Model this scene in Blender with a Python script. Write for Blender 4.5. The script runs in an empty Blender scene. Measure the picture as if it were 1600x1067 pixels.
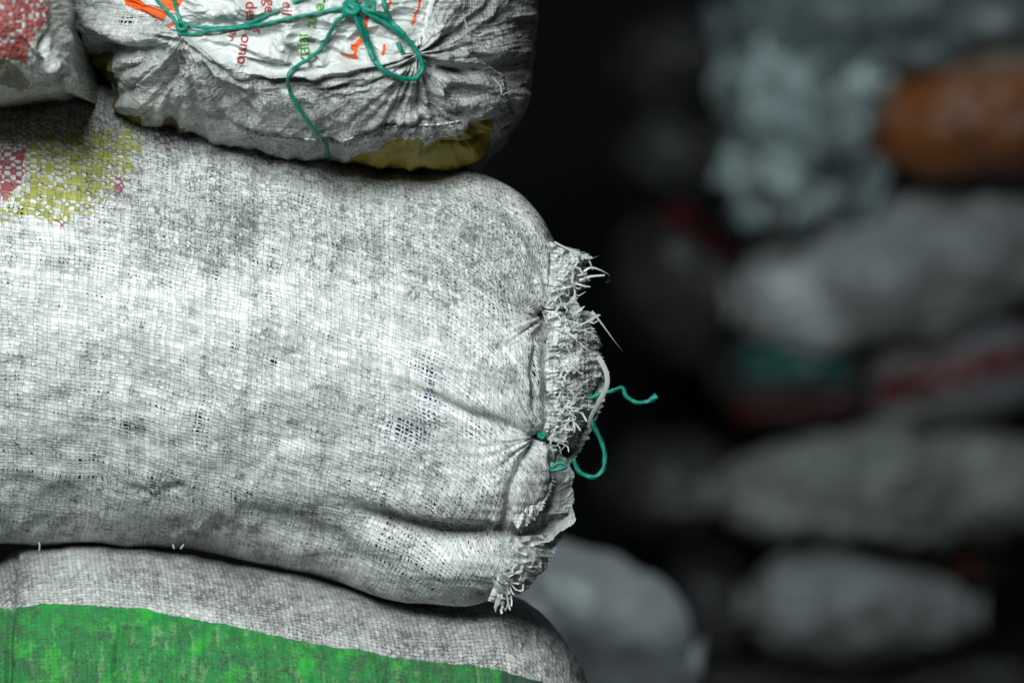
import bpy, math, random
import numpy as np
from mathutils import Vector
from mathutils.bvhtree import BVHTree

# ------------------------------------------------------------------ camera, light, exposure
scene = bpy.context.scene
D0 = 2.6                     # camera to subject plane (metres); 1 photo pixel = 0.5 mm there
K = 0.0005
cam_d = bpy.data.cameras.new('camera')
cam = bpy.data.objects.new('camera', cam_d)
scene.collection.objects.link(cam)
cam.location = (0, -D0, 0)
cam.rotation_euler = (math.radians(90), 0, 0)
cam_d.sensor_width = 36
cam_d.lens = 36 * D0 / 0.8
cam_d.clip_end = 200
cam_d.dof.use_dof = True
cam_d.dof.focus_distance = D0 - 0.005
cam_d.dof.aperture_fstop = 3.3
scene.camera = cam

world = bpy.data.worlds.new('World')
scene.world = world
world.use_nodes = True
bg = world.node_tree.nodes['Background']
bg.inputs[0].default_value = (0.62, 0.80, 0.86, 1)
bg.inputs[1].default_value = 0.012

def area(name, loc, target, size, power, col):
    l = bpy.data.lights.new(name, 'AREA')
    l.shape = 'RECTANGLE'
    l.size, l.size_y = size
    l.energy = power
    l.color = col
    o = bpy.data.objects.new(name, l)
    scene.collection.objects.link(o)
    o.location = loc
    o.rotation_euler = (Vector(target) - Vector(loc)).to_track_quat('-Z', 'Y').to_euler()
    return o

area('daylight_opening', (-0.58, -1.85, 1.05), (-0.12, 0.0, -0.03), (1.0, 0.8), 59, (0.93, 1.0, 0.985))
area('far_stack_fill', (0.95, 1.0, 1.75), (1.5, 4.6, -0.35), (0.8, 0.6), 36, (0.80, 0.96, 1.0))  # unseen fill lamp added to brighten the far stack and leaning sack

vs = scene.view_settings
scene.display_settings.display_device = 'sRGB'
vs.view_transform = 'Standard'
vs.look = 'None'
vs.exposure = 0
vs.gamma = 1
vs.use_curve_mapping = False
scene.cycles.max_bounces = 5
scene.cycles.use_denoising = True

rng = np.random.default_rng(7)
random.seed(7)

# ------------------------------------------------------------------ numpy helpers
def _hash(ix, iy, iz, seed):
    h = (ix.astype(np.int64) * 374761393 + iy.astype(np.int64) * 668265263 + iz.astype(np.int64) * 2147483647 + seed * 974634777) & 0xFFFFFFFF
    h = ((h ^ (h >> 13)) * 1274126177) & 0xFFFFFFFF
    h = ((h ^ (h >> 16)) * 2246822519) & 0xFFFFFFFF
    return (h ^ (h >> 15)) & 0xFFFFFFFF

def noise2(x, y, seed=0):
    """gradient noise about -1..1"""
    x = np.asarray(x, float); y = np.asarray(y, float)
    ix = np.floor(x); iy = np.floor(y)
    fx = x - ix; fy = y - iy
    ux = fx * fx * fx * (fx * (fx * 6 - 15) + 10)
    uy = fy * fy * fy * (fy * (fy * 6 - 15) + 10)
    def g(dx, dy):
        a = _hash(ix + dx, iy + dy, np.zeros(1), seed) * (2 * math.pi / 4294967296.0)
        return np.cos(a) * (fx - dx) + np.sin(a) * (fy - dy)
    a = g(0, 0) * (1 - ux) + g(1, 0) * ux
    b = g(0, 1) * (1 - ux) + g(1, 1) * ux
    return (a * (1 - uy) + b * uy) * 1.5

def fbm(x, y, seed=0, octv=3, gain=0.5):
    s = 0; a = 1
    for i in range(octv):
        s = s + a * noise2(x * 2 ** i, y * 2 ** i, seed + i * 17)
        a *= gain
    return s

def ridged(x, y, seed=0, octv=3):
    s = 0; a = 1
    wx = x + 0.5 * noise2(x * 0.7, y * 0.7, seed + 91); wy = y + 0.5 * noise2(x * 0.7 + 9, y * 0.7, seed + 92)
    for i in range(octv):
        s = s + a * (1 - 2 * np.abs(noise2(wx * 1.9 ** i, wy * 1.9 ** i, seed + i * 13)))
        a *= 0.5
    return s

def sstep(a, b, x):
    t = np.clip((x - a) / (b - a), 0, 1)
    return t * t * (3 - 2 * t)

def pdist(poly, x, y):
    """unsigned distance, side sign (+ = right of travel in image space), param 0..1"""
    poly = np.array(poly, float)
    best = np.full(x.shape, 1e9); side = np.zeros(x.shape); par = np.zeros(x.shape)
    L = np.r_[0, np.cumsum(np.hypot(*np.diff(poly, axis=0).T))]
    for i in range(len(poly) - 1):
        ax, ay = poly[i]; bx, by = poly[i + 1]
        dx, dy = bx - ax, by - ay
        l2 = dx * dx + dy * dy
        t = np.clip(((x - ax) * dx + (y - ay) * dy) / l2, 0, 1)
        qx = x - ax - t * dx; qy = y - ay - t * dy
        d = np.hypot(qx, qy)
        m = d < best
        best = np.where(m, d, best)
        side = np.where(m, np.sign(dx * qy - dy * qx), side)
        par = np.where(m, (L[i] + t * math.sqrt(l2)) / L[-1], par)
    return best, side, par

def inside(poly, x, y, soft=1.5):
    poly = [tuple(p) for p in poly]
    n = len(poly); c = np.zeros(x.shape, bool)
    for i in range(n):
        x1, y1 = poly[i]; x2, y2 = poly[(i + 1) % n]
        if y1 == y2: continue
        m = ((y1 > y) != (y2 > y)) & (x < (x2 - x1) * (y - y1) / (y2 - y1) + x1)
        c ^= m
    d, _, _ = pdist(poly + [poly[0]], x, y)
    sd = np.where(c, d, -d)
    return sstep(-soft, soft, sd)

def ridge(poly, A, w, x, y, taper=True, w2=None):
    """a fold: height A, width w; w2 = width on the other side"""
    d, s, t = pdist(poly, x, y)
    ww = np.where(s > 0, w, w if w2 is None else w2)
    h = A * np.exp(-(d / ww) ** 2)
    if taper:
        h = h * np.clip(np.sin(np.pi * np.clip(t, 0.02, 0.98)) * 1.6, 0, 1)
    return h

def gather(cx, cy, A, R, k, x, y, seed, a0=None, a1=None):
    dx, dy = x - cx, y - cy
    r = np.hypot(dx, dy) + 1e-6
    th = np.arctan2(dy, dx)
    n = noise2(dx / r * k + 40, dy / r * k + 0.006 * r, seed) + 0.6 * noise2(dx / r * k * 2.3 + 11, dy / r * k * 2.3 + 0.012 * r, seed + 5)
    amp = A * np.exp(-(r / R) ** 1.5) * (1 - np.exp(-(r / 14) ** 2))
    return (n * 1.2 - np.abs(n) * 0.5) * amp

def W(px, py, y):
    k = K * (D0 + y) / D0
    return np.stack([(px - 800) * k, y + 0 * px, (533.5 - py) * k], -1)

def curve(pts, n, closed=False):
    """Catmull-Rom through pts (any dimension), n samples evenly spaced by length"""
    P = np.array(pts, float)
    if closed: P = np.vstack([P[-1], P, P[0], P[1]])
    else: P = np.vstack([2 * P[0] - P[1], P, 2 * P[-1] - P[-2]])
    out = []
    for i in range(1, len(P) - 2):
        p0, p1, p2, p3 = P[i - 1:i + 3]
        t = np.linspace(0, 1, 24, endpoint=False)[:, None]
        out.append(0.5 * (2 * p1 + (p2 - p0) * t + (2 * p0 - 5 * p1 + 4 * p2 - p3) * t ** 2 + (3 * p1 - p0 - 3 * p2 + p3) * t ** 3))
    out.append(P[-2][None])
    C = np.vstack(out)
    L = np.r_[0, np.cumsum(np.linalg.norm(np.diff(C, axis=0), axis=1))]
    s = np.linspace(0, L[-1], n) if isinstance(n, int) else np.asarray(n) * L[-1]
    return np.stack([np.interp(s, L, C[:, j]) for j in range(C.shape[1])], -1)

# ------------------------------------------------------------------ object helpers
def tag(o, label=None, cat=None, group=None, kind=None):
    if label: o['label'] = label
    if cat: o['category'] = cat
    if group: o['group'] = group
    if kind: o['kind'] = kind
    return o

def empty(name, loc=(0, 0, 0)):
    o = bpy.data.objects.new(name, None)
    o.empty_display_size = 0.05
    o.location = loc
    scene.collection.objects.link(o)
    return o

def mesh_obj(name, V, F, mat, parent=None, uv=None, attrs=None, cols=None, smooth=True):
    """V (n,3) world positions, F (m,4) or (m,3) int array or list"""
    V = np.asarray(V, float)
    if parent is not None:
        V = V - np.array(parent.location)
    me = bpy.data.meshes.new(name)
    if isinstance(F, np.ndarray):
        m, q = F.shape
        me.vertices.add(len(V)); me.vertices.foreach_set('co', V.ravel())
        me.loops.add(m * q); me.loops.foreach_set('vertex_index', F.ravel().astype(np.int32))
        me.polygons.add(m); me.polygons.foreach_set('loop_start', np.arange(0, m * q, q, dtype=np.int32))
        me.update(calc_edges=True)
    else:
        me.from_pydata([tuple(v) for v in V], [], F)
    me.polygons.foreach_set('use_smooth', np.full(len(me.polygons), smooth))
    if uv is not None:
        li = np.empty(len(me.loops), np.int32); me.loops.foreach_get('vertex_index', li)
        l = me.uv_layers.new(name='UVMap')
        l.data.foreach_set('uv', np.asarray(uv, float)[li].ravel())
    for k, a in (attrs or {}).items():
        at = me.attributes.new(k, 'FLOAT', 'POINT'); at.data.foreach_set('value', np.asarray(a, np.float32).ravel())
    for k, a in (cols or {}).items():
        at = me.attributes.new(k, 'FLOAT_COLOR', 'POINT')
        a = np.asarray(a, np.float32).reshape(-1, 3)
        at.data.foreach_set('color', np.c_[a, np.ones(len(a))].astype(np.float32).ravel())
    me.materials.append(mat)
    o = bpy.data.objects.new(name, me)
    scene.collection.objects.link(o)
    if parent is not None: o.parent = parent
    return o

def grid_faces(nr, nc, wrap=False, off=0):
    """verts index r*nc+c; wrap joins last row to the first"""
    R = nr if wrap else nr - 1
    r, c = np.meshgrid(np.arange(R), np.arange(nc - 1), indexing='ij')
    r2 = (r + 1) % nr
    return np.stack([r * nc + c, r * nc + c + 1, r2 * nc + c + 1, r2 * nc + c], -1).reshape(-1, 4) + off

def grid_normals(P):
    a = np.gradient(P, axis=0); b = np.gradient(P, axis=1)
    n = np.cross(a, b)
    l = np.linalg.norm(n, axis=-1, keepdims=True)
    return n / np.maximum(l, 1e-12)

# ------------------------------------------------------------------ node helper
class S:
    def __init__(s, nt, sock): s.nt = nt; s.k = sock
    def _m(s, op, *a, clamp=False):
        n = s.nt.nodes.new('ShaderNodeMath'); n.operation = op; n.use_clamp = clamp
        for i, v in enumerate((s,) + a):
            if isinstance(v, S): s.nt.links.new(v.k, n.inputs[i])
            else: n.inputs[i].default_value = v
        return S(s.nt, n.outputs[0])
    def __add__(s, o): return s._m('ADD', o)
    __radd__ = __add__
    def __mul__(s, o): return s._m('MULTIPLY', o)
    __rmul__ = __mul__
    def __sub__(s, o): return s._m('SUBTRACT', o)
    def __rsub__(s, o): return (s * -1.0) + o
    def __truediv__(s, o): return s._m('DIVIDE', o)
    def floor(s): return s._m('FLOOR')
    def fract(s): return s._m('FRACT')
    def abs(s): return s._m('ABSOLUTE')
    def sin(s): return s._m('SINE')
    def pow(s, p): return s._m('POWER', p)
    def max(s, o): return s._m('MAXIMUM', o)
    def min(s, o): return s._m('MINIMUM', o)
    def clamp(s): return s._m('ADD', 0.0, clamp=True)
    def gt(s, o): return s._m('GREATER_THAN', o)
    def step(s, a, b):
        n = s.nt.nodes.new('ShaderNodeMapRange'); n.interpolation_type = 'SMOOTHSTEP'
        s.nt.links.new(s.k, n.inputs[0])
        for i, v in ((1, a), (2, b)):
            if isinstance(v, S): s.nt.links.new(v.k, n.inputs[i])
            else: n.inputs[i].default_value = v
        n.inputs[3].default_value = 0; n.inputs[4].default_value = 1
        return S(s.nt, n.outputs[0])

def vec(nt, x, y, z=0.0):
    n = nt.nodes.new('ShaderNodeCombineXYZ')
    for i, v in enumerate((x, y, z)):
        if isinstance(v, S): nt.links.new(v.k, n.inputs[i])
        else: n.inputs[i].default_value = v
    return S(nt, n.outputs[0])

def ntex(nt, v, scale, detail=2.0, rough=0.5, dim='3D', w=None):
    n = nt.nodes.new('ShaderNodeTexNoise'); n.noise_dimensions = dim
    if dim == '1D': nt.links.new(v.k, n.inputs['W'])
    else: nt.links.new(v.k, n.inputs['Vector'])
    n.inputs['Scale'].default_value = scale; n.inputs['Detail'].default_value = detail
    n.inputs['Roughness'].default_value = rough
    return S(nt, n.outputs[0]), S(nt, n.outputs[1])

def wnoise(nt, v):
    n = nt.nodes.new('ShaderNodeTexWhiteNoise'); n.noise_dimensions = '3D'
    nt.links.new(v.k, n.inputs['Vector'])
    return S(nt, n.outputs['Value'])

def attr(nt, name, color=False):
    n = nt.nodes.new('ShaderNodeAttribute'); n.attribute_name = name
    return S(nt, n.outputs['Color' if color else 'Fac'])

def mix(nt, f, a, b, mode='MIX'):
    n = nt.nodes.new('ShaderNodeMix'); n.data_type = 'RGBA'; n.blend_type = mode
    if isinstance(f, S): nt.links.new(f.k, n.inputs[0])
    else: n.inputs[0].default_value = f
    for i, v in ((6, a), (7, b)):
        if isinstance(v, S): nt.links.new(v.k, n.inputs[i])
        else: n.inputs[i].default_value = (*v, 1)
    return S(nt, n.outputs[2])

def new_mat(name):
    m = bpy.data.materials.new(name); m.use_nodes = True
    nt = m.node_tree
    return m, nt, nt.nodes['Principled BSDF']

def weave_mat(name, base=(0.60, 0.63, 0.62), tone=0.25, seam=0.55, bump=0.7, bdist=0.0010, dirt_shade=0.5, gapb=0.05,
              soil=(0.10, 0.10, 0.098), rough=0.42, gapn=0.12, speck=0.5, patch=1.0, warp=1.0, vseam=0.55):
    m, nt, bs = new_mat(name)
    t = nt.nodes.new('ShaderNodeUVMap'); t.uv_map = 'UVMap'
    sp = nt.nodes.new('ShaderNodeSeparateXYZ'); nt.links.new(t.outputs[0], sp.inputs[0])
    u0, v0 = S(nt, sp.outputs[0]), S(nt, sp.outputs[1])
    uv = vec(nt, u0, v0)
    _, c1 = ntex(nt, uv, 0.09, 2)
    _, c2 = ntex(nt, uv, 0.55, 1)
    s1 = nt.nodes.new('ShaderNodeSeparateXYZ'); nt.links.new(c1.k, s1.inputs[0])
    s2 = nt.nodes.new('ShaderNodeSeparateXYZ'); nt.links.new(c2.k, s2.inputs[0])
    u = u0 + (S(nt, s1.outputs[0]) - 0.5) * (2.6 * warp) + (S(nt, s2.outputs[0]) - 0.5) * (0.55 * warp)
    v = v0 + (S(nt, s1.outputs[1]) - 0.5) * (2.6 * warp) + (S(nt, s2.outputs[1]) - 0.5) * (0.45 * warp)
    nu, _ = ntex(nt, u, 0.8, 0, dim='1D'); nv, _ = ntex(nt, v + 37.0, 0.8, 0, dim='1D')
    u = u + (nu - 0.5) * (1.1 * warp)
    v = v + (nv - 0.5) * (1.1 * warp)
    iu, iv, fu, fv = u.floor(), v.floor(), u.fract(), v.fract()
    ck = ((iu + iv) * 0.5).fract().gt(0.25)                      # 1 where the lengthwise tape lies on top
    flat = attr(nt, 'flat'); gapa = attr(nt, 'gap')
    gn, _ = ntex(nt, uv, 0.16, 3, 0.6)
    gf = gn.step(0.56, 0.74) * gapn
    r1 = wnoise(nt, vec(nt, iu, 3.3, 1.7)); r2 = wnoise(nt, vec(nt, 9.1, iv, 4.2))
    g1 = gf + gapa * 0.30 + r1 * 0.05 + gapb
    g2 = gf + gapa * 0.24 + r2 * 0.05 + gapb
    au, av = (fu - 0.5).abs(), (fv - 0.5).abs()
    e1 = 0.5 - g1; e2 = 0.5 - g2
    a = 1.0 - au.step(e1 - 0.05, e1 + 0.03)
    b = 1.0 - av.step(e2 - 0.05, e2 + 0.03)
    ab = a * b
    tV = a - ab * (1.0 - ck)
    tH = b - ab * ck
    hole = (1.0 - a) * (1.0 - b) * (1.0 - flat)
    sv = (fv * math.pi).sin() * (ck - 0.5) * 0.95 + 0.5
    su = (fu * math.pi).sin() * (0.5 - ck) * 0.95 + 0.5
    pV = 1.0 - (au * 2.0).pow(4.0) * 0.4
    pH = 1.0 - (av * 2.0).pow(4.0) * 0.4
    strk, _ = ntex(nt, vec(nt, u * 9.0, v * 0.8), 1.0, 1); strk2, _ = ntex(nt, vec(nt, u * 0.8, v * 9.0), 1.0, 1)
    h = tV * (sv * pV + strk * 0.12) + tH * (su * pH + strk2 * 0.12)
    cellr = wnoise(nt, vec(nt, iu, iv, 0.5))
    cellb = wnoise(nt, vec(nt, iu, iv, 7.5))
    h = h + (cellr - 0.5) * 0.22
    bmn = nt.nodes.new('ShaderNodeBump'); bmn.inputs['Strength'].default_value = bump; bmn.inputs['Distance'].default_value = bdist
    ow = 1.0 - flat
    nt.links.new((h * ow).k, bmn.inputs['Height'])
    # ---- colour
    tn = (tV * r1 + tH * r2) * 0.45 + cellr * 0.55
    tn = 1.0 + (tn - 0.5) * tone * 2.0 * ow
    edge = (tV * au.step(e1 - 0.17, e1) * vseam + tH * av.step(e2 - 0.17, e2)).clamp()
    lines = (1.0 - (tV + tH)).clamp().max(edge)
    tc = nt.nodes.new('ShaderNodeTexCoord'); ob = S(nt, tc.outputs['Object'])
    d1, _ = ntex(nt, ob, 14, 6, 0.62); d2, _ = ntex(nt, ob, 70, 5, 0.7); d3, _ = ntex(nt, ob, 520, 3, 0.7); d4, _ = ntex(nt, ob, 190, 6, 0.8)
    dm = (d1.step(0.40, 0.72) * 0.42 + d2.step(0.42, 0.75) * 0.62) * dirt_shade * patch
    da = attr(nt, 'dirt_shade')  # dirt, plus shade painted in per vertex
    dm = dm + da
    dsp = (d3.step(0.52, 0.66) * 0.9 + d4.step(0.56, 0.64) * 1.1) * (dm * 1.1 + 0.12) * speck
    dm2 = (dm * 0.62 + dsp + lines * (dm * 0.6 + 0.35) * seam * ow + (cellb - 0.5) * dm * 0.5 * ow).clamp()
    ink = attr(nt, 'ink'); ic = attr(nt, 'inkcol', True)
    hard = attr(nt, 'inkhard')                                    # 1 = even coat, 0 = worn to single tapes
    worn = (ink * 1.25 - (cellb * 0.62 + ck * 0.38) - 0.05).step(-0.02, 0.02)
    wn2 = (ink - (d2 - 0.5) * 0.5).step(0.35, 0.6)
    inkf = worn * (1.0 - hard) * 0.93 + wn2 * hard * 0.985
    col = mix(nt, inkf, base, ic)
    col = mix(nt, cellr * 0.16 * inkf * (1.0 - hard), col, (0.72, 0.74, 0.66))
    lin = mix(nt, flat, col, mix(nt, inkf, (0.66, 0.69, 0.68), ic))
    tv = nt.nodes.new('ShaderNodeCombineXYZ')
    for i in range(3): nt.links.new(tn.k, tv.inputs[i])
    col = mix(nt, 1.0, lin, S(nt, tv.outputs[0]), 'MULTIPLY')
    col = mix(nt, dm2 * 0.9, col, soil)
    holec = attr(nt, 'holecol', True)
    col = mix(nt, hole, col, holec)
    nt.links.new(col.k, bs.inputs['Base Color'])
    nt.links.new((dm2 * 0.35 + inkf * 0.1 + rough + hole * 0.4).clamp().k, bs.inputs['Roughness'])
    nt.links.new(bmn.outputs[0], bs.inputs['Normal'])
    nt.links.new((0.45 - inkf * 0.25).k, bs.inputs['Specular IOR Level'])
    return m

def plain_mat(name, col, rough=0.5, noise=0.15, nscale=60, bump=0.0, col2=None, spec=0.5, trans=0.0, bscale=300):
    m, nt, bs = new_mat(name)
    tc = nt.nodes.new('ShaderNodeTexCoord'); ob = S(nt, tc.outputs['Object'])
    n, _ = ntex(nt, ob, nscale, 5, 0.6)
    c2 = col2 or tuple(c * (1 - noise * 2) for c in col)
    c = mix(nt, n.step(0.35, 0.7), col, c2)
    nt.links.new(c.k, bs.inputs['Base Color'])
    bs.inputs['Roughness'].default_value = rough
    bs.inputs['Specular IOR Level'].default_value = spec
    if name == 'frayed_tape':
        g = nt.nodes.new('ShaderNodeNewGeometry'); ri = S(nt, g.outputs['Random Per Island'])
        c = mix(nt, ri * 0.62, c, (0.30, 0.33, 0.315)); nt.links.new(c.k, bs.inputs['Base Color'])
    if bump:
        b, _ = ntex(nt, ob, bscale, 4, 0.6)
        bn = nt.nodes.new('ShaderNodeBump'); bn.inputs['Strength'].default_value = bump; bn.inputs['Distance'].default_value = 0.001
        nt.links.new(b.k, bn.inputs['Height']); nt.links.new(bn.outputs[0], bs.inputs['Normal'])
    if trans:
        bs.inputs['Transmission Weight'].default_value = trans
    return m

M = {
    'main': weave_mat('white_woven_polypropylene', (0.81, 0.835, 0.83), dirt_shade=0.80, tone=0.27, seam=0.72, bump=0.65, speck=0.95, rough=0.33, soil=(0.085, 0.088, 0.085), gapb=0.04),
    'top': weave_mat('grey_crumpled_polypropylene', (0.64, 0.665, 0.645), dirt_shade=0.70, tone=0.22, seam=0.55, bump=0.55, speck=0.75, rough=0.33, gapb=0.02, gapn=0.04, soil=(0.075, 0.075, 0.07)),
    'low': weave_mat('laminated_polypropylene', (0.64, 0.65, 0.645), dirt_shade=1.0, tone=0.30, seam=1.15, bump=0.4, gapb=0.02, gapn=0.0, speck=1.1, soil=(0.07, 0.071, 0.07), warp=0.35, vseam=1.0),
    'strip': plain_mat('frayed_tape', (0.70, 0.74, 0.72), 0.4, 0.12, 200),
    'liner': plain_mat('milky_plastic', (0.62, 0.66, 0.64), 0.35, 0.18, 60, 0.25),
    'twine': plain_mat('teal_plastic_twine', (0.0, 0.27, 0.19), 0.38, 0.15, 200, 0.5, spec=0.6, bscale=900),
    'red': plain_mat('red_ink', (0.52, 0.05, 0.025), 0.45, 0.2, 300),
    'green': plain_mat('green_ink', (0.09, 0.42, 0.02), 0.45, 0.2, 300),
}

# ------------------------------------------------------------------ geometry: ribbons and twine
def ribbon(P, w, nrm=None, twist=0.0, curl=0.08):
    """P (n,3); returns V,F for a flat tape with a slight lengthwise curl"""
    n = len(P)
    T = np.gradient(P, axis=0); T /= np.linalg.norm(T, axis=1, keepdims=True) + 1e-9
    up = np.array([0, -1.0, 0.15]) if nrm is None else nrm
    side = np.cross(T, up); side /= np.linalg.norm(side, axis=1, keepdims=True) + 1e-9
    nn = np.cross(side, T)
    a = np.linspace(0, twist, n)[:, None]
    s2 = side * np.cos(a) + nn * np.sin(a)
    n2 = np.cross(s2, T)
    w = np.broadcast_to(w, (n,))[:, None] if np.ndim(w) else np.full((n, 1), w)
    V = np.stack([P - s2 * w / 2, P + n2 * w * curl, P + s2 * w / 2], 1).reshape(-1, 3)
    return V, grid_faces(n, 3)

def twine_geo(P, r, twist=900.0, seg=10):
    n = len(P)
    T = np.gradient(P, axis=0); T /= np.linalg.norm(T, axis=1, keepdims=True) + 1e-9
    L = np.r_[0, np.cumsum(np.linalg.norm(np.diff(P, axis=0), axis=1))]
    up = np.array([0.1, -1.0, 0.2])
    s = np.cross(T, up); s /= np.linalg.norm(s, axis=1, keepdims=True) + 1e-9
    b = np.cross(T, s)
    th = np.linspace(0, 2 * np.pi, seg, endpoint=False)
    rr = r * (1 + 0.16 * np.cos(3 * (th[None] - L[:, None] * twist / 3 * 0.6)) + 0.10 * noise2(L * 220, L * 0 + r * 999, 4)[:, None])
    e = np.ones(n); e[0] = 0.5; e[-1] = 0.5
    V = P[:, None] + rr[..., None] * e[:, None, None] * (np.cos(th)[None, :, None] * s[:, None] + np.sin(th)[None, :, None] * b[:, None])
    V = V.reshape(-1, 3)
    r_, c_ = np.meshgrid(np.arange(n - 1), np.arange(seg), indexing='ij')
    F = np.stack([r_ * seg + c_, r_ * seg + (c_ + 1) % seg, (r_ + 1) * seg + (c_ + 1) % seg, (r_ + 1) * seg + c_], -1).reshape(-1, 4)
    return V, F

def join(parts):
    Vs, Fs, o = [], [], 0
    for V, F in parts:
        Vs.append(V); Fs.append(F + o); o += len(V)
    return np.vstack(Vs), np.vstack(Fs)

CAM = Vector((0, -D0, 0))
def make_surf(objs, default=0.0):
    trees = []
    for o in objs:
        me = o.data
        n = len(me.vertices); co = np.empty(n * 3); me.vertices.foreach_get('co', co)
        co = co.reshape(-1, 3)
        if o.parent: co = co + np.array(o.parent.location)
        co += np.array(o.location)
        q = len(me.polygons[0].vertices)
        fs = [tuple(p.vertices) for p in me.polygons]
        trees.append(BVHTree.FromPolygons([tuple(c) for c in co], fs))
    def f(px, py, lift=0.0):
        d = Vector(((px - 800) * K, D0, (533.5 - py) * K)).normalized()
        best = None
        for t in trees:
            h, _, _, dist = t.ray_cast(CAM, d)
            if h is not None and (best is None or dist < best): best = dist
        if best is None: return default - lift
        return (CAM + d * best).y - lift
    return f

# ------------------------------------------------------------------ sack, lying tube with its mouth at the right
def arc(a, b, *more):
    """concatenate linspaces: (start, stop, n)..."""
    return np.concatenate([np.linspace(*seg, endpoint=False) for seg in (a, b) + more])

def tube_sack(name, mat, parent, T, B, s, yc, hy, R=None, pT=2.4, blend0=0.55, feat=None, shape=None, pitch=(7.8, 6.2),
              nf=420, nb=40, attrs=None, f0=0.0, f1=1.0):
    Tc = curve(T, s / s[-1]); Bc = curve(B, s / s[-1])
    fr = np.linspace(f0, f1, nf)
    phi = np.r_[fr * np.pi, np.linspace(np.pi, 2 * np.pi, nb + 2)[1:-1]]
    if f0 > 0: phi = np.r_[np.linspace(0, f0 * np.pi, 30, endpoint=False), phi]
    c, sn = np.cos(phi), np.sin(phi)
    w = (1 - np.sign(c) * np.abs(c) ** (2 / pT)) / 2
    dpt = np.sign(sn) * np.abs(sn) ** (2 / pT)
    px = Tc[None, :, 0] * (1 - w[:, None]) + Bc[None, :, 0] * w[:, None]
    py = Tc[None, :, 1] * (1 - w[:, None]) + Bc[None, :, 1] * w[:, None]
    sg = s / s[-1]
    if R is not None:
        Rc = curve(R, w)
        base = np.stack([px[:, -1], py[:, -1]], -1)
        bl = sstep(blend0, 1, sg) ** 1.3
        off = (Rc - base)
        px = px + off[:, 0:1] * bl[None]
        py = py + off[:, 1:2] * bl[None]
    ycv = yc(sg)[None]; hyv = hy(sg)[None]
    Y = ycv - dpt[:, None] * hyv
    P = W(px, py, Y)
    # lengths along the cloth give the weave coordinates
    du = np.linalg.norm(np.diff(P, axis=1), axis=-1) / K
    dv = np.linalg.norm(np.diff(P, axis=0), axis=-1) / K
    U = np.concatenate([np.zeros((P.shape[0], 1)), np.cumsum(du, 1)], 1)
    mid = P.shape[0] // 2
    U = 0.5 * U + 0.5 * U[P.shape[0] * 2 // 5][None]
    Vv = np.concatenate([np.zeros((1, P.shape[1])), np.cumsum(dv, 0)], 0)
    frm = (dpt > -0.01)[:, None]
    uv = np.stack([U / pitch[0], Vv / pitch[1]], -1)
    N = grid_normals(P)
    if N[len(phi) // 3, len(s) // 2, 1] > 0: N = -N
    fmask = sstep(-0.05, 0.25, dpt)[:, None] * np.ones_like(px)
    if feat is not None:
        P = P + N * (feat(px, py) * K * fmask)[..., None]
    if shape is not None:
        P = shape(P, px, py, fmask)
    nr, nc = px.shape
    F = grid_faces(nr, nc, wrap=True)
    V = P.reshape(-1, 3)
    # close both ends
    capF = []
    for col in (0, nc - 1):
        cv = P[:, col].mean(0)
        V = np.vstack([V, cv]); ci = len(V) - 1
        idx = np.arange(nr) * nc + col
        nx = np.roll(idx, -1)
        capF.append(np.stack([idx, nx, np.full(nr, ci), np.full(nr, ci)], -1))
    # quads with a doubled corner are not valid: use small quads to a duplicate centre vertex
    uvf = np.vstack([uv.reshape(-1, 2), [[0, 0], [0, 0]]])
    quads = F
    tris = np.vstack(capF)[:, :3]
    A = attrs(px, py, sg) if attrs else {}
    extra = lambda a: np.r_[np.asarray(a, float).ravel(), [0, 0]]
    at = {k: extra(A.get(k, np.zeros_like(px))) for k in ('dirt_shade', 'gap', 'ink', 'inkhard', 'flat')}
    hc = A.get('holecol', np.tile([0.012, 0.010, 0.016], px.shape + (1,)))
    ic = A.get('inkcol', np.zeros(px.shape + (3,)))
    cl = {'holecol': np.vstack([hc.reshape(-1, 3), [[0, 0, 0]] * 2]), 'inkcol': np.vstack([ic.reshape(-1, 3), [[0, 0, 0]] * 2])}
    return mixed_mesh(name, V, quads, tris, mat, parent, uvf, at, cl)

def mixed_mesh(name, V, quads, tris, mat, parent, uv, at, cl):
    V = np.asarray(V, float)
    if parent is not None: V = V - np.array(parent.location)
    me = bpy.data.meshes.new(name)
    me.vertices.add(len(V)); me.vertices.foreach_set('co', V.ravel())
    nq, nt_ = len(quads), len(tris)
    me.loops.add(nq * 4 + nt_ * 3)
    li = np.r_[quads.ravel(), tris.ravel()].astype(np.int32)
    me.loops.foreach_set('vertex_index', li)
    me.polygons.add(nq + nt_)
    me.polygons.foreach_set('loop_start', np.r_[np.arange(0, nq * 4, 4), nq * 4 + np.arange(0, nt_ * 3, 3)].astype(np.int32))
    me.update(calc_edges=True)
    me.polygons.foreach_set('use_smooth', np.ones(len(me.polygons), bool))
    l = me.uv_layers.new(name='UVMap'); l.data.foreach_set('uv', uv[li].ravel())
    for k, a in at.items():
        x = me.attributes.new(k, 'FLOAT', 'POINT'); x.data.foreach_set('value', a.astype(np.float32))
    for k, a in cl.items():
        x = me.attributes.new(k, 'FLOAT_COLOR', 'POINT'); x.data.foreach_set('color', np.c_[a, np.ones(len(a))].astype(np.float32).ravel())
    me.materials.append(mat)
    o = bpy.data.objects.new(name, me); scene.collection.objects.link(o)
    if parent is not None: o.parent = parent
    return o

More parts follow.
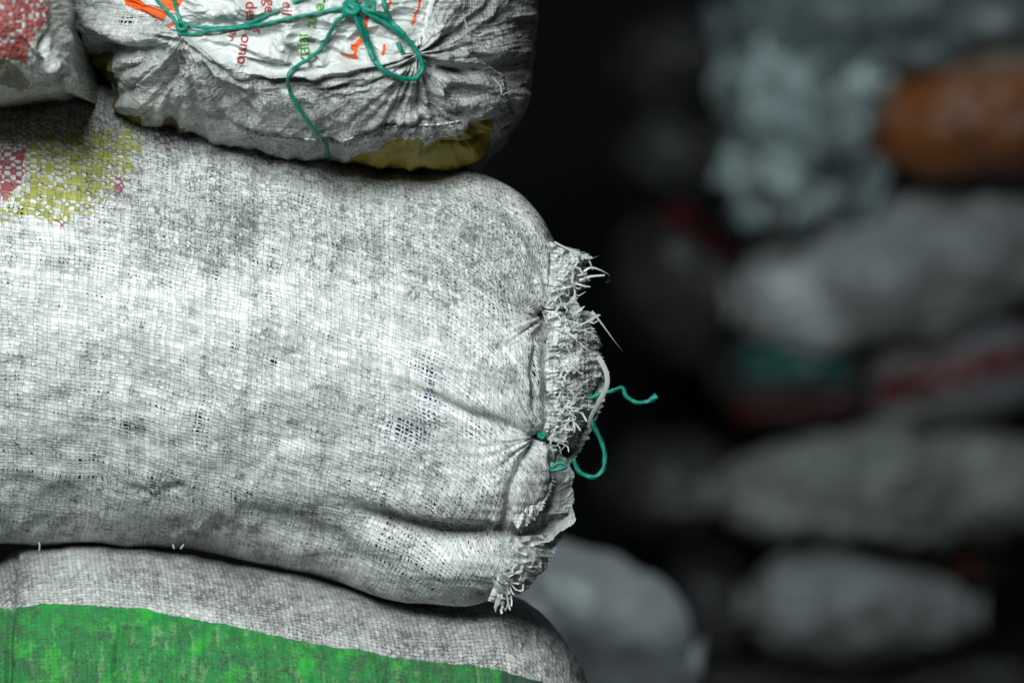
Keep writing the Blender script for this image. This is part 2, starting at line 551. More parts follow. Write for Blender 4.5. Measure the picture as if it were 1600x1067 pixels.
# ================================================================== the setting
def slab(name, x0, x1, y0, y1, z0, z1, mat, kind='structure'):
    V = [(x, y, z) for x in (x0, x1) for y in (y0, y1) for z in (z0, z1)]
    F = [(0, 1, 3, 2), (4, 6, 7, 5), (0, 4, 5, 1), (2, 3, 7, 6), (0, 2, 6, 4), (1, 5, 7, 3)]
    return tag(mesh_obj(name, V, F, mat, smooth=False), kind=kind)

FLOOR = -0.85
slab('floor', -5, 7, -4, 9, FLOOR - 0.1, FLOOR, plain_mat('dark_concrete', (0.05, 0.048, 0.045), 0.9, 0.25, 6, 0.4))
slab('back_wall', -5, 7, 7.4, 7.6, FLOOR, 3.5, plain_mat('near_black_wall', (0.012, 0.012, 0.012), 0.95, 0.2, 3))  # near-black colour keeps the unlit depth behind the sacks dark

# ================================================================== the big white sack in the middle
def nbumps(x, y, pts):
    h = 0
    for cx, cy, rx, ry, A in pts:
        h = h + A * np.exp(-((x - cx) / rx) ** 2 - ((y - cy) / ry) ** 2)
    return h

main = empty('woven_sack', (-0.1, 0.1, -0.19))
tag(main, 'large dirty white woven sack with a frayed mouth tied in green twine', 'sack')
mT = [(-330, 95), (0, 112), (200, 140), (400, 192), (560, 236), (700, 258), (760, 274), (812, 302), (846, 340), (868, 380)]
mB = [(-330, 850), (0, 848), (60, 852), (130, 846), (200, 856), (260, 856), (330, 864), (430, 886), (520, 906), (600, 934), (680, 944), (730, 947), (772, 936)]
mR = [(868, 380), (878, 425), (860, 480), (850, 500), (862, 560), (858, 620), (850, 680), (862, 730), (850, 790), (812, 832), (826, 850), (815, 890), (772, 936)]

def main_feat(x, y):
    h = 7 * fbm(x / 110, y / 90, 3, 2) + 2.3 * fbm(x / 42, y / 36, 8, 2)
    # soft upright swags under the upper sack
    sw = sstep(470, 260, y) * sstep(120, 260, x) * sstep(860, 700, x)
    h += sw * 7 * noise2(x / 42 + 0.12 * y / 42, y / 190, 21)
    # lengthwise tension wrinkles
    h += 1.1 * noise2((x + 0.25 * y) / 120, (y - 0.12 * x) / 11, 31) * sstep(250, 500, x) * sstep(430, 600, y)
    h += 0.9 * noise2(x / 90, (y - 0.18 * x) / 6.5, 32) * (0.15 + 0.65 * sstep(480, 820, x))
    # deep fold at the lower right and the bulges around it
    h += ridge([(540, 800), (620, 822), (700, 838), (760, 836), (815, 842)], -32, 20, x, y, w2=15)
    h += ridge([(600, 770), (690, 790), (770, 800)], 13, 24, x, y)
    h += nbumps(x, y, [(700, 885, 70, 26, 16), (770, 770, 40, 38, 10), (470, 858, 50, 14, 7)])
    h += ridge([(360, 790), (450, 815), (520, 852), (600, 880)], -9, 20, x, y)
    h += ridge([(560, 735), (620, 760), (690, 772)], -8, 18, x, y)
    h += ridge([(270, 852), (310, 838), (355, 800)], -9, 9, x, y) + ridge([(255, 842), (300, 834), (325, 815)], 7, 9, x, y)
    h += ridge([(120, 800), (240, 808), (400, 800)], 4, 18, x, y)
    for cx, cy in ((24, 826), (241, 768), (312, 833)):
        d = np.hypot((x - cx) / 1.5, (y - cy))
        h += 8 * np.exp(-(d / 9) ** 1.4)
        h += ridge([(cx - 55, cy - 14), (cx, cy + 5), (cx + 55, cy - 16)], -6, 8, x, y)
    # upper right: folds running down to the pinch of the mouth
    h += ridge([(700, 300), (780, 380), (850, 480)], -9, 24, x, y) + ridge([(770, 300), (830, 370), (858, 440)], -10, 13, x, y)
    h += ridge([(730, 420), (800, 460), (852, 492)], -10, 11, x, y) + ridge([(800, 510), (852, 540), (848, 640)], -9, 9, x, y)
    h += ridge([(845, 520), (832, 580), (838, 650)], -8, 6, x, y)
    h += ridge([(640, 605), (740, 650), (840, 676)], -11, 9, x, y) + ridge([(560, 560), (700, 610), (836, 668)], 5, 14, x, y)
    h += ridge([(838, 700), (800, 760), (788, 830)], -14, 8, x, y, taper=False) + ridge([(858, 690), (848, 740), (838, 800)], 9, 14, x, y)
    h += gather(848, 680, 8, 95, 3.6, x, y, 41) + gather(856, 492, 7, 80, 3.4, x, y, 47)
    h -= 16 * np.exp(-(np.hypot(x - 848, y - 682) / 12) ** 2) + 18 * np.exp(-(np.hypot(x - 856, y - 492) / 13) ** 2)
    # slack hem close to the mouth
    near = sstep(60, 5, pdist(mR, x, y)[0])
    h += near * 1.6 * noise2(x / 12, y / 9, 52)
    return h

def main_shape(P, px, py, m):
    # cloth drawn together at the two ties: nearby threads converge
    for cx, cy, st, R in ((848, 681, 0.62, 46), (856, 492, 0.5, 36)):
        c = W(np.array(cx * 1.0), np.array(cy * 1.0), 0.0)
        dx, dy = px - cx, py - cy
        r = np.hypot(dx, dy)
        f = st * np.exp(-(r / R) ** 1.3) * m
        P[..., 2] += (c[2] - P[..., 2]) * f
    return P

def main_attrs(x, y, sg):
    dirt_shade = 0.06 + 0.20 * np.clip(fbm(x / 60, y / 90, 77, 3), -0.3, 1) + 0.14 * np.clip(fbm(x / 30, y / 9, 78, 2), 0, 1) + 0.55 * np.clip(fbm(x / 26, y / 22, 79, 3) - 0.25, 0, 1)
    # grime patches, plus shade painted under the upper sacks and in folds
    dirt_shade += nbumps(x, y, [(330, 350, 90, 60, 0.28), (240, 390, 50, 40, 0.15), (700, 420, 90, 50, 0.16), (730, 470, 60, 60, 0.2), (560, 380, 60, 40, 0.12),
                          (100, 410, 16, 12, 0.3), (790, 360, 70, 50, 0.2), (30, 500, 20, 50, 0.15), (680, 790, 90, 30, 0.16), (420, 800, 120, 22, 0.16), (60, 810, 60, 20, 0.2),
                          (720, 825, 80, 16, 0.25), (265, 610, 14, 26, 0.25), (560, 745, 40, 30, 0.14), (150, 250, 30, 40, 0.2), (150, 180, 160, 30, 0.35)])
    dirt_shade += 0.22 * sstep(300, 200, y) + 0.26 * sstep(470, 330, y - 0.10 * x + 40) * sstep(120, 300, x) + 0.12 * sstep(720, 800, y - 0.05 * x)  # upper grime, plus shade painted in at the top and bottom
    dirt_shade -= nbumps(x, y, [(120, 470, 120, 50, 0.35), (700, 880, 90, 40, 0.45), (420, 480, 120, 60, 0.22), (620, 560, 90, 50, 0.22), (400, 640, 200, 60, 0.15), (850, 600, 40, 90, 0.35), (300, 520, 70, 60, 0.2), (430, 700, 80, 20, 0.15)])  # cleaner spots, plus the left centre highlight painted in
    gap = nbumps(x, y, [(622, 668, 24, 20, 0.75), (668, 655, 22, 30, 0.6), (672, 608, 9, 16, 0.85), (672, 590, 14, 20, 0.4), (742, 672, 16, 9, 0.8), (665, 568, 24, 18, 0.45), (427, 566, 7, 7, 1.0), (240, 757, 6, 10, 1.0),
                        (390, 770, 6, 6, 1.2), (310, 660, 14, 26, 0.5), (200, 665, 22, 12, 0.6), (597, 800, 10, 90, 0.35), (640, 870, 50, 30, 0.28), (735, 900, 26, 14, 0.45), (760, 775, 20, 16, 0.3),
                        (790, 470, 36, 26, 0.5), (830, 560, 14, 60, 0.55), (420, 870, 30, 10, 0.4)])
    ink = np.zeros_like(x); ic = np.zeros(x.shape + (3,))
    def put(mask, col):
        nonlocal ink, ic
        use = mask > ink
        ic[use] = col
        ink = np.maximum(ink, mask)
    nz = 14 * noise2(x / 16, y / 16, 71)
    yel = inside([(50 , 200), (200, 195), (228, 215), (205, 265), (175, 290), (130, 330), (90, 345), (-20, 345), (40, 300), (38, 240)], x + nz, y + nz, 12)
    yel2 = inside([(-40, 185), (120, 180), (220, 195), (60, 222), (-40, 225)], x + nz, y + nz, 10) * 0.7
    put(0.54 * yel, (0.46, 0.46, 0.03)); put(0.44 * yel2, (0.38, 0.38, 0.05))
    put(0.52 * inside([(-60, 236), (42, 232), (40, 280), (14, 312), (-60, 325)], x + nz * 0.4, y + nz * 0.4, 5), (0.45, 0.02, 0.04))
    put(0.55 * np.exp(-((x - 188) / 13) ** 2 - ((y - 292) / 12) ** 2), (0.42, 0.05, 0.10))
    put(0.5 * np.exp(-((x - 95) / 14) ** 2 - ((y - 348) / 9) ** 2), (0.42, 0.05, 0.10))
    put(0.35 * np.exp(-((x - 255) / 34) ** 2 - ((y - 222) / 16) ** 2), (0.30, 0.10, 0.15))
    put(0.28 * np.exp(-((x - 420) / 30) ** 2 - ((y - 250) / 10) ** 2), (0.35, 0.06, 0.10))
    put(0.02 * np.exp(-((x - 82) / 14) ** 2 - ((y - 440) / 24) ** 2), (0.30, 0.10, 0.10))
    hc = np.tile(np.array([0.010, 0.009, 0.013]), x.shape + (1,))
    pv = np.exp(-((x - 665) / 70) ** 2 - ((y - 630) / 70) ** 2)[..., None]
    hc = hc * (1 - pv) + np.array([0.035, 0.018, 0.11]) * pv
    return dict(dirt_shade=dirt_shade, gap=np.clip(gap, 0, 1), ink=ink, inkcol=ic, holecol=hc, flat=np.zeros_like(x))

s_main = np.r_[np.linspace(0, 0.24, 20, endpoint=False), np.linspace(0.24, 1.0, 620)]
def endroll(sg, a, b, s0, p=2.6, q=0.5):
    t = np.clip((sg - s0) / (1 - s0), 0, 1)
    return b + (a - b) * np.clip(1 - t ** p, 0, 1) ** q
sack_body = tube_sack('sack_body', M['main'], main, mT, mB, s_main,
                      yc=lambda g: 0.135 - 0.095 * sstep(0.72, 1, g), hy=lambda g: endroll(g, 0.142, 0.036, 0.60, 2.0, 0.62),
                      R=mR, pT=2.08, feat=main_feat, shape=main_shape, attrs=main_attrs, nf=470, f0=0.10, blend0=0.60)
surf_main = make_surf([sack_body], 0.03)

# ================================================================== the sack under it, green printed band
low = empty('green_band_sack', (-0.1, 0.1, -0.48))
tag(low, 'grey sack with a wide bright green printed band, pressed beneath the large frayed white sack', 'sack')
lT = [(-420, 960), (-80, 930), (-10, 885), (30, 858), (90, 853), (150, 847), (260, 858), (340, 874), (430, 890), (520, 909), (600, 930), (700, 936), (790, 928), (845, 957), (885, 1005), (912, 1062), (925, 1150)]
lB = [(-420, 1560), (0, 1570), (400, 1560), (700, 1520), (840, 1420), (900, 1320), (925, 1230)]
def low_feat(x, y):
    h = 4 * fbm(x / 110, y / 80, 103, 2) + 2.2 * fbm(x / 30, y / 26, 108, 2)
    h += 1.8 * ridged(x / 24, y / 110, 111, 2) * sstep(950, 1010, y)
    h += ridge([(24, 850), (17, 900), (14, 960), (10, 1100)], -9, 5, x, y, taper=False) + ridge([(10, 860), (4, 1100)], -8, 20, x, y, taper=False)
    h += ridge([(120, 990), (112, 1040), (105, 1100)], -4, 4, x, y) + ridge([(195, 965), (185, 1000), (180, 1090)], -4, 5, x, y)
    h += ridge([(790, 1045), (850, 1020), (905, 1060)], 7, 12, x, y)
    return h
def low_attrs(x, y, sg):
    edge = [(-200, 950), (0, 945), (50, 948), (64, 944), (120, 945), (230, 951), (330, 972), (480, 1003), (640, 1030), (780, 1046), (870, 1072), (960, 1110)]
    d, s_, t = pdist(edge, x, y)
    sd = d * s_
    w = 1.6 * noise2(x / 12, y / 12, 121)
    g = sstep(-1.5, 1.5, sd + w)
    right = sstep(778, 786, x)
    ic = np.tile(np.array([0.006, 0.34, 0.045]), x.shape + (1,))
    dark = np.clip(0.5 + 0.9 * fbm(x / 40, y / 30, 131, 3), 0, 1)[..., None]
    ic = ic * (1 - 0.55 * dark) + np.array([0.010, 0.20, 0.06]) * 0.55 * dark
    strk = sstep(0.18, 0.75, noise2(x / 11, y / 60, 133) + 0.5 * noise2(x / 6, y / 8, 134)) * sstep(960, 985, y) * sstep(-60, 120, x)
    ic = ic * (1 - 0.7 * strk[..., None]) + np.array([0.22, 0.50, 0.20]) * 0.7 * strk[..., None]
    yl = sstep(0.15, 0.7, fbm(x / 50 + 7, y / 40, 136, 3))[..., None] * 0.6
    ic = ic * (1 - yl) + np.array([0.03, 0.58, 0.03]) * yl
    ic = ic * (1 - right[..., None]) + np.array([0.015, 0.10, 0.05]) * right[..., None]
    dirt_shade = 0.26 + 0.2 * np.clip(fbm(x / 50, y / 40, 177, 3), -0.5, 1) + 0.22 * np.exp(-((x - 400) / 150) ** 2 - ((y - 870) / 20) ** 2) + nbumps(x, y, [(760, 960, 100, 30, 0.25), (900, 1000, 40, 90, 0.3), (250, 900, 60, 16, 0.15), (340, 910, 40, 20, 0.15), (20, 890, 22, 60, 0.3)])  # darker strip along the upper edge, darker at both ends
    dirt_shade = dirt_shade * (1 - 0.6 * g) - nbumps(x, y, [(110, 895, 70, 40, 0.25), (270, 955, 60, 14, 0.3), (380, 975, 90, 20, 0.25), (550, 985, 70, 20, 0.15), (850, 1000, 30, 20, 0.1)]) + 0.16 * g
    return dict(dirt_shade=dirt_shade, ink=g * (1 - 0.25 * right), inkcol=ic, inkhard=np.ones_like(x), flat=g * 0.55)
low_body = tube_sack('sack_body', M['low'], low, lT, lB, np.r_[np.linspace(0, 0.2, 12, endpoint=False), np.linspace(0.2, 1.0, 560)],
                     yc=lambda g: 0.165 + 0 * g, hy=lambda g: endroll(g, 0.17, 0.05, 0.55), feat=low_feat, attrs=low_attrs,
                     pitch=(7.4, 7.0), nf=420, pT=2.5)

# ================================================================== end-on sacks on top (polar sheet, folded mouth towards the viewer)
def end_sack(name, mat, parent, sil, center, y_front, y_sil, y_back, ang, rad, feat, attrs, pitch, p=2.6, tube_n=14, shrink=0.9, pull=None):
    """sil: closed silhouette in photo pixels (clockwise from the right)"""
    Sx = curve(sil, np.linspace(0, 1, 2000), closed=True)
    a_s = np.unwrap(np.arctan2(Sx[:, 1] - center[1], Sx[:, 0] - center[0]))
    r_s = np.hypot(Sx[:, 1] - center[1], Sx[:, 0] - center[0])
    if a_s[-1] < a_s[0]: a_s, r_s = a_s[::-1], r_s[::-1]
    a_e = np.r_[a_s - 2 * np.pi, a_s, a_s + 2 * np.pi]; r_e = np.r_[r_s, r_s, r_s]
    o = np.argsort(a_e, kind='stable')
    rr = np.interp(ang, a_e[o], r_e[o])
    r = rad[:, None]
    px = center[0] + np.cos(ang)[None] * rr[None] * r
    py = center[1] + np.sin(ang)[None] * rr[None] * r
    Y = y_sil - (y_sil - y_front) * (1 - np.clip(r, 0, 1) ** p) ** (1 / p) + 0 * px
    P = W(px, py, Y)
    cd = np.linalg.norm(np.diff(P, axis=0), axis=-1) / K
    cum = np.concatenate([np.full((1, len(ang)), rad[0] * 1.0) * rr[None], cd * 1.0], 0).cumsum(0)
    ur = np.cos(ang)[None] * cum; vr = np.sin(ang)[None] * cum
    uv = np.stack([ur / pitch[0], vr / pitch[1]], -1)
    N = grid_normals(P)
    if N[len(rad) // 2, len(ang) // 2, 1] > 0: N = -N
    P = P + N * (feat(px, py) * K * sstep(0.0, 0.04, 1.02 - r))[..., None]
    if pull is not None: P = pull(P, px, py)
    nr, nc = px.shape
    V = P.reshape(-1, 3)
    F = [grid_faces(nr, nc)]
    # body running back
    ring = P[-1]
    base = len(V)
    cen = W(np.array(float(center[0])), np.array(float(center[1])), y_sil)
    rows = []
    for i in range(1, tube_n + 1):
        t = i / tube_n
        f = (1 + 0.03 * math.sin(t * 3.1)) * (1 - (1 - shrink) * t) * (math.sqrt(max(0, 1 - max(0, (t - 0.75) / 0.25) ** 2)) if t > 0.75 else 1)
        q = cen + (ring - cen) * max(f, 0.02)
        q = q.copy(); q[:, 1] = ring[:, 1] + (y_back - y_sil) * t
        rows.append(q)
    V = np.vstack([V] + rows)
    allidx = np.vstack([(np.arange(nc) + (nr - 1) * nc)] + [base + i * nc + np.arange(nc) for i in range(tube_n)])
    for i in range(tube_n):
        a, b = allidx[i], allidx[i + 1]
        F.append(np.stack([a[:-1], a[1:], b[1:], b[:-1]], -1))
    F = np.vstack(F)
    npad = len(V) - nr * nc
    A = attrs(px, py)
    def pad(a): a = np.asarray(a, float).ravel(); return np.r_[a, np.tile(a[-nc:], npad // nc)]
    def pad3(a): a = a.reshape(-1, 3); return np.vstack([a, np.tile(a[-nc:], (npad // nc, 1))])
    at = {k: pad(A.get(k, np.zeros_like(px))) for k in ('dirt_shade', 'gap', 'ink', 'inkhard', 'flat')}
    hc = np.tile([0.01, 0.01, 0.01], px.shape + (1,))
    cl = {'holecol': pad3(hc), 'inkcol': pad3(A.get('inkcol', np.zeros(px.shape + (3,))))}
    uvl = uv.reshape(-1, 2)
    ringuv = uv[-1]
    uvx = [ringuv * (1 + 0.03 * (i + 1)) for i in range(tube_n)]
    uvf = np.vstack([uvl] + uvx)
    return mixed_mesh(name, V, F, np.zeros((0, 3), int), mat, parent, uvf, at, cl)

top = empty('tied_sack', (-0.17, 0.15, 0.13))
tag(top, 'crumpled grey sack with printed white liner laced shut by green twine, topmost near', 'sack')
tsil = [(838, 0), (836, 60), (832, 100), (822, 150), (802, 192), (775, 225), (735, 258), (690, 268), (600, 264), (530, 256), (450, 246), (380, 232), (310, 214), (262, 205), (215, 196), (190, 180),
        (176, 150), (150, 118), (118, 78), (102, 40), (94, 0), (98, -70), (150, -170), (300, -235), (480, -250), (660, -235), (790, -150), (830, -60)]
LIP = [(250, 40), (300, 60), (330, 84), (375, 110), (430, 118), (500, 114), (560, 104), (610, 96), (645, 90)]
LINER = [(262, 30), (300, 60), (330, 84), (375, 110), (430, 118), (500, 114), (560, 104), (615, 96), (640, 80), (668, 55), (690, -60), (150, -60), (185, 0)]
def top_feat(x, y):
    lin = inside(LINER, x, y, 3)
    out = 1 - lin
    h = 7 * fbm(x / 80, y / 60, 203, 2)
    # crumpled cloth
    h += out * (5.0 * ridged(x / 60, y / 40, 207, 2) + 1.0 * ridged(x / 15, y / 12, 213, 2))
    # crumpled film of the liner
    h += lin * (10 * ridged((x + y * .5) / 75, (y - x * 0.2) / 36, 221, 2) + 2.0 * ridged(x / 22, y / 16, 223, 2) - 16)
    h += lin * (ridge([(455, 38), (520, 60), (600, 92)], -12, 8, x, y, w2=16) + ridge([(450, 60), (470, 62), (540, 98), (600, 112)], -14, 7, x, y) + ridge([(300, 40), (380, 38), (440, 20)], -10, 7, x, y)
                + ridge([(330, 62), (400, 66), (450, 40)], -11, 9, x, y) + ridge([(452, 40), (448, 70), (430, 105)], 6, 9, x, y) + ridge([(280, 12), (330, 22), (400, 10)], 8, 10, x, y))
    # rolled lip along the mouth
    h += ridge(LIP, 13, 9, x, y, taper=False, w2=5) + ridge([(p[0], p[1] + 14) for p in LIP], -6, 5, x, y, taper=False)
    h += ridge([(p[0], p[1] + 22) for p in LIP], 4, 5, x, y, taper=False) + ridge([(310, 82), (360, 122), (430, 142), (520, 138), (600, 116)], -5, 5, x, y)
    # pleats drawn to the two ties
    h += out * (gather(300, 58, 15, 130, 3.4, x, y, 231) + gather(652, 88, 17, 130, 3.8, x, y, 237))
    h -= 12 * np.exp(-(np.hypot(x - 298, y - 50) / 10) ** 2) + 14 * np.exp(-(np.hypot(x - 648, y - 84) / 12) ** 2)
    h += nbumps(x, y, [(285, 78, 20, 16, 16), (240, 55, 26, 12, 8)])
    # left side flaps and their shadows
    h += ridge([(105, 10), (160, 40), (215, 66), (262, 74)], 12, 13, x, y, w2=12)
    h += ridge([(110, 84), (160, 90), (215, 74), (262, 84)], -22, 12, x, y) + ridge([(175, 135), (190, 115), (250, 84), (280, 76)], -12, 9, x, y)
    h += ridge([(185, 118), (230, 108), (290, 88)], 14, 16, x, y) + ridge([(262, 190), (262, 160), (280, 120), (294, 90)], -14, 9, x, y)
    h += ridge([(170, 60), (150, 110), (172, 150)], -20, 14, x, y)
    h += ridge([(228, 170), (225, 140), (240, 110)], 7, 12, x, y)
    h += ridge([(300, 72), (345, 115), (400, 140)], 8, 9, x, y)
    # stitched hem
    h += ridge([(300, 168), (345, 185), (400, 205), (470, 216), (525, 222), (590, 203), (650, 198), (720, 190)], -6, 4, x, y)
    h += ridge([(300, 160), (345, 175), (400, 196), (470, 207), (525, 212), (590, 193), (650, 188), (720, 180)], 4, 6, x, y)
    # the flap ending at the right
    h += ridge([(668, 104), (690, 117), (725, 116), (745, 120)], -18, 6, x, y) + ridge([(740, 106), (765, 118), (785, 120)], -6, 5, x, y)
    h += ridge([(672, 92), (710, 98), (750, 104), (784, 110)], 10, 9, x, y)
    h += ridge([(670, 128), (730, 128), (784, 120)], 13, 10, x, y)
    h += ridge([(660, 150), (720, 145), (780, 132)], 6, 8, x, y) + ridge([(690, 170), (740, 160), (788, 150)], 6, 8, x, y)
    d, s_, t = pdist([(745, 90), (790, 118), (786, 150), (800, 188), (770, 205), (700, 222)], x, y)
    h += -12 * np.exp(-(d / 9) ** 2) * (s_ < 0)
    h += ridge([(655, 215), (662, 235), (690, 222)], -6, 6, x, y) + ridge([(660, 120), (655, 160), (662, 215)], -8, 12, x, y)
    return h
def top_attrs(x, y):
    lin = inside(LINER, x, y, 2)
    ink = np.zeros_like(x); ic = np.zeros(x.shape + (3,))
    def put(mask, col):
        nonlocal ink, ic
        ic[mask > ink] = col
        ink = np.maximum(ink, mask)
    wob = 5 * noise2(x / 26, y / 26, 251)
    olive = inside([(524, 257), (580, 236), (636, 216), (655, 212), (664, 226), (700, 220), (735, 192), (766, 184), (770, 230), (755, 250), (730, 300), (540, 300)], x + wob * .5, y + wob * .5, 2)
    put(olive, (0.27, 0.215, 0.004))
    put(inside([(176, 140), (188, 150), (196, 178), (218, 182), (222, 192), (214, 205), (190, 190), (172, 170)], x, y, 3), (0.22, 0.18, 0.006))
    put(0.8 * inside([(255, 188), (290, 200), (285, 215), (250, 208)], x, y, 4), (0.18, 0.15, 0.03))
    put(inside([(118, 92), (176, 100), (186, 150), (150, 125)], x, y, 6), (0.16, 0.14, 0.02))
    org = (0.85, 0.13, 0.012)
    put(inside([(184, -20), (196, 8), (222, 22), (250, 35), (258, 22), (215, 2), (205, -20)], x, y, 1.5), org)
    put(inside([(234, -20), (245, 0), (256, 14), (270, 20), (276, 4), (282, -20)], x, y, 1.5), org)
    put(inside([(258, 38), (268, 32), (274, 38), (262, 42)], x, y, 1.5), org)
    for pl, w in (([(577, -5), (574, 25), (570, 55), (558, 78), (552, 96)], 2.5), ([(612, -8), (608, 8), (606, 22)], 1.5), ([(660, -8), (660, 8), (654, 24), (651, 38)], 1.8), ([(602, 72), (598, 86)], 2), ([(552, 78), (566, 66)], 4),
                  ([(535, 90), (556, 93)], 4)):
        d, _, t = pdist(pl, x, y)
        put(sstep(w + 1.2, w - 0.6, d), org)
    d, _, t = pdist([(375, 58), (330, 62)], x, y)
    dirt_shade = 0.22 + nbumps(x, y, [(430, 130, 120, 12, 0.25), (760, 60, 60, 60, 0.1), (720, 20, 60, 40, 0.2), (230, 60, 40, 20, -0.15), (560, 240, 200, 14, 0.15), (365, 22, 20, 8, 0.25), (660, 205, 70, 16, 0.15), (150, 40, 30, 30, 0.1), (810, 90, 30, 80, 0.12)])
    dirt_shade = dirt_shade * (1 - 0.75 * lin) + 0.1 * lin * sstep(40, 8, pdist(LIP, x, y)[0]) - 0.2 * lin
    dirt_shade = dirt_shade - 0.5 * olive + 0.18 * sstep(190, 250, y) * sstep(480, 300, np.abs(x - 450))  # shade painted in towards the bottom edge of the sack
    gap = nbumps(x, y, [(200, 30, 10, 7, 1.3), (292, 110, 5, 8, 1.2), (390, 212, 14, 4, 0.9), (570, 205, 26, 4, 0.9), (690, 190, 26, 4, 0.8), (505, 222, 40, 3, 0.7)]) * (1 - lin)
    return dict(dirt_shade=dirt_shade, gap=np.clip(gap, 0, 1), ink=ink, inkcol=ic, inkhard=np.ones_like(x), flat=np.clip(lin + olive * 0.6, 0, 1))
def top_pull(P, px, py):
    for cx, cy, st, R in ((300, 58, 0.35, 50), (652, 88, 0.35, 55)):
        c = W(np.array(float(cx)), np.array(float(cy)), 0.0)
        r = np.hypot(px - cx, py - cy)
        f = st * np.exp(-(r / R) ** 1.3) * (1 - inside(LINER, px, py, 4))
        P[..., 0] += (c[0] - P[..., 0]) * f
        P[..., 2] += (c[2] - P[..., 2]) * f
    return P
ang_top = np.r_[np.linspace(-0.12, math.pi + 0.12, 1150, endpoint=False), np.linspace(math.pi + 0.12, 2 * math.pi - 0.12, 120)]
rad_top = np.r_[0.0005, np.linspace(0.004, 0.93, 290), 1 - 0.07 * (1 - np.linspace(0.02, 1, 60)) ** 1.6]
rad_top[-1] = 1.0
top_body = end_sack('sack_body', M['top'], top, tsil, (470, -10), -0.085, 0.10, 0.55, ang_top, rad_top, top_feat, top_attrs, (7.0, 6.5), pull=top_pull, p=2.3)
surf_top = make_surf([top_body], 0.0)

# ------------------------------------------------------------------ top left: corner of another sack
cor = empty('red_checked_sack', (-0.48, 0.12, 0.16))
tag(cor, 'corner of a grey sack with worn red and beige print, upper left', 'sack')
csil = [(100, -10), (104, 30), (110, 62), (114, 90), (119, 122), (124, 147), (112, 143), (96, 136), (76, 143), (50, 146), (20, 152), (-30, 158), (-90, 150), (-150, 100), (-180, 0), (-150, -120), (-60, -190), (40, -170), (85, -90)]
def cor_feat(x, y):
    h = 4 * fbm(x / 60, y / 50, 303, 2) + 3.0 * ridged(x / 36, y / 30, 307, 3) * sstep(50, 80, x + 0.2 * y)
    h += ridge([(60, 115), (85, 100), (108, 112)], 7, 8, x, y) + ridge([(40, 142), (80, 128), (110, 112)], -10, 5, x, y)
    h += ridge([(62, 112), (66, 70), (80, 40), (76, 5)], -8, 5, x, y) + ridge([(100, 0), (96, 40), (108, 80)], 7, 7, x, y) + ridge([(84, 50), (100, 90)], -5, 5, x, y)
    h += 1.5 * noise2(x / 6, y / 6, 309)
    return h
def cor_attrs(x, y):
    ink = np.zeros_like(x); ic = np.zeros(x.shape + (3,))
    def put(mask, col):
        nonlocal ink, ic
        ic[mask > ink] = col
        ink = np.maximum(ink, mask)
    w = 3 * noise2(x / 12, y / 12, 311)
    red = inside([(-60, -40), (72, -40), (76, 18), (72, 40), (50, 62), (42, 98), (22, 96), (-60, 66)], x + w, y + w, 3)
    put(0.62 * red, (0.42, 0.03, 0.035))
    put(0.97 * inside([(-40, 60), (20, 76), (44, 86), (40, 99), (18, 94), (-40, 76)], x, y, 3), (0.45, 0.025, 0.015))
    bei = inside([(-60, 80), (12, 92), (34, 114), (48, 130), (34, 142), (12, 134), (-60, 110)], x + w, y + w, 2)
    put(0.95 * bei, (0.20, 0.18, 0.10))
    return dict(dirt_shade=0.12 + 0.1 * (x > 60) + nbumps(x, y, [(40, 145, 60, 10, 0.2), (20, 120, 14, 8, 0.15)]), ink=ink, inkcol=ic, inkhard=np.zeros_like(x), flat=np.zeros_like(x))
cor_body = end_sack('sack_body', M['top'], cor, csil, (-20, 0), -0.15, -0.03, 0.45, np.r_[np.linspace(-0.7, 2.2, 420, endpoint=False), np.linspace(2.2, 2 * math.pi - 0.7, 50)],
                    np.r_[0.0005, np.linspace(0.01, 0.9, 90), 1 - 0.1 * (1 - np.linspace(0.04, 1, 26)) ** 1.6], cor_feat, cor_attrs, (7.0, 6.2), p=2.2)

# ------------------------------------------------------------------ frayed mouth of the middle sack
def sheet(name, mat, parent, A, B, nu, nv, yfun, feat, attrs=None, pitch=(7, 7), jagA=1.0):
    """cloth between two edge polylines A and B; yfun(u, v) is the depth"""
    Ac, Bc = curve(A, nu), curve(B, nu)
    v = np.linspace(0, 1, nv)[None, :, None]
    P2 = Ac[:, None] * (1 - v) + Bc[:, None] * v
    u = np.linspace(0, 1, nu)[:, None] + 0 * v[..., 0]; vv = 0 * u + v[..., 0]
    px, py = P2[..., 0], P2[..., 1]
    jag = sstep(0.75, 1, vv) * (5 * noise2(u * nu / 5.0, 0 * u + 3, len(name) % 7 + 2) + 4 * noise2(u * nu / 2.1, 0 * u + 8, 5))
    d = Bc - Ac; dl = np.linalg.norm(d, axis=1, keepdims=True)
    jag = jag * jagA + (1 - jagA) * sstep(0.6, 1, vv) * 9 * noise2(u * nu / 22.0, 0 * u + 5, 31)
    px = px + jag * (d / dl)[:, None, 0]; py = py + jag * (d / dl)[:, None, 1]
    Y = yfun(u, vv) - feat(px, py, u, vv) * K
    P = W(px, py, Y)
    uv = np.stack([px / pitch[0], py / pitch[1]], -1)
    z = np.zeros(px.shape)
    at = {k: (attrs or {}).get(k, 0) + z for k in ('dirt_shade', 'gap', 'ink', 'inkhard', 'flat')}
    at = {k: a.ravel() for k, a in at.items()}
    c0 = np.tile([0.012, 0.02, 0.018], (px.size, 1))
    return mixed_mesh(name, P.reshape(-1, 3), grid_faces(nu, nv), np.zeros((0, 3), int), mat, parent, uv.reshape(-1, 2), at, {'holecol': c0, 'inkcol': c0})

main_y = lambda px, py: surf_main(px, py)
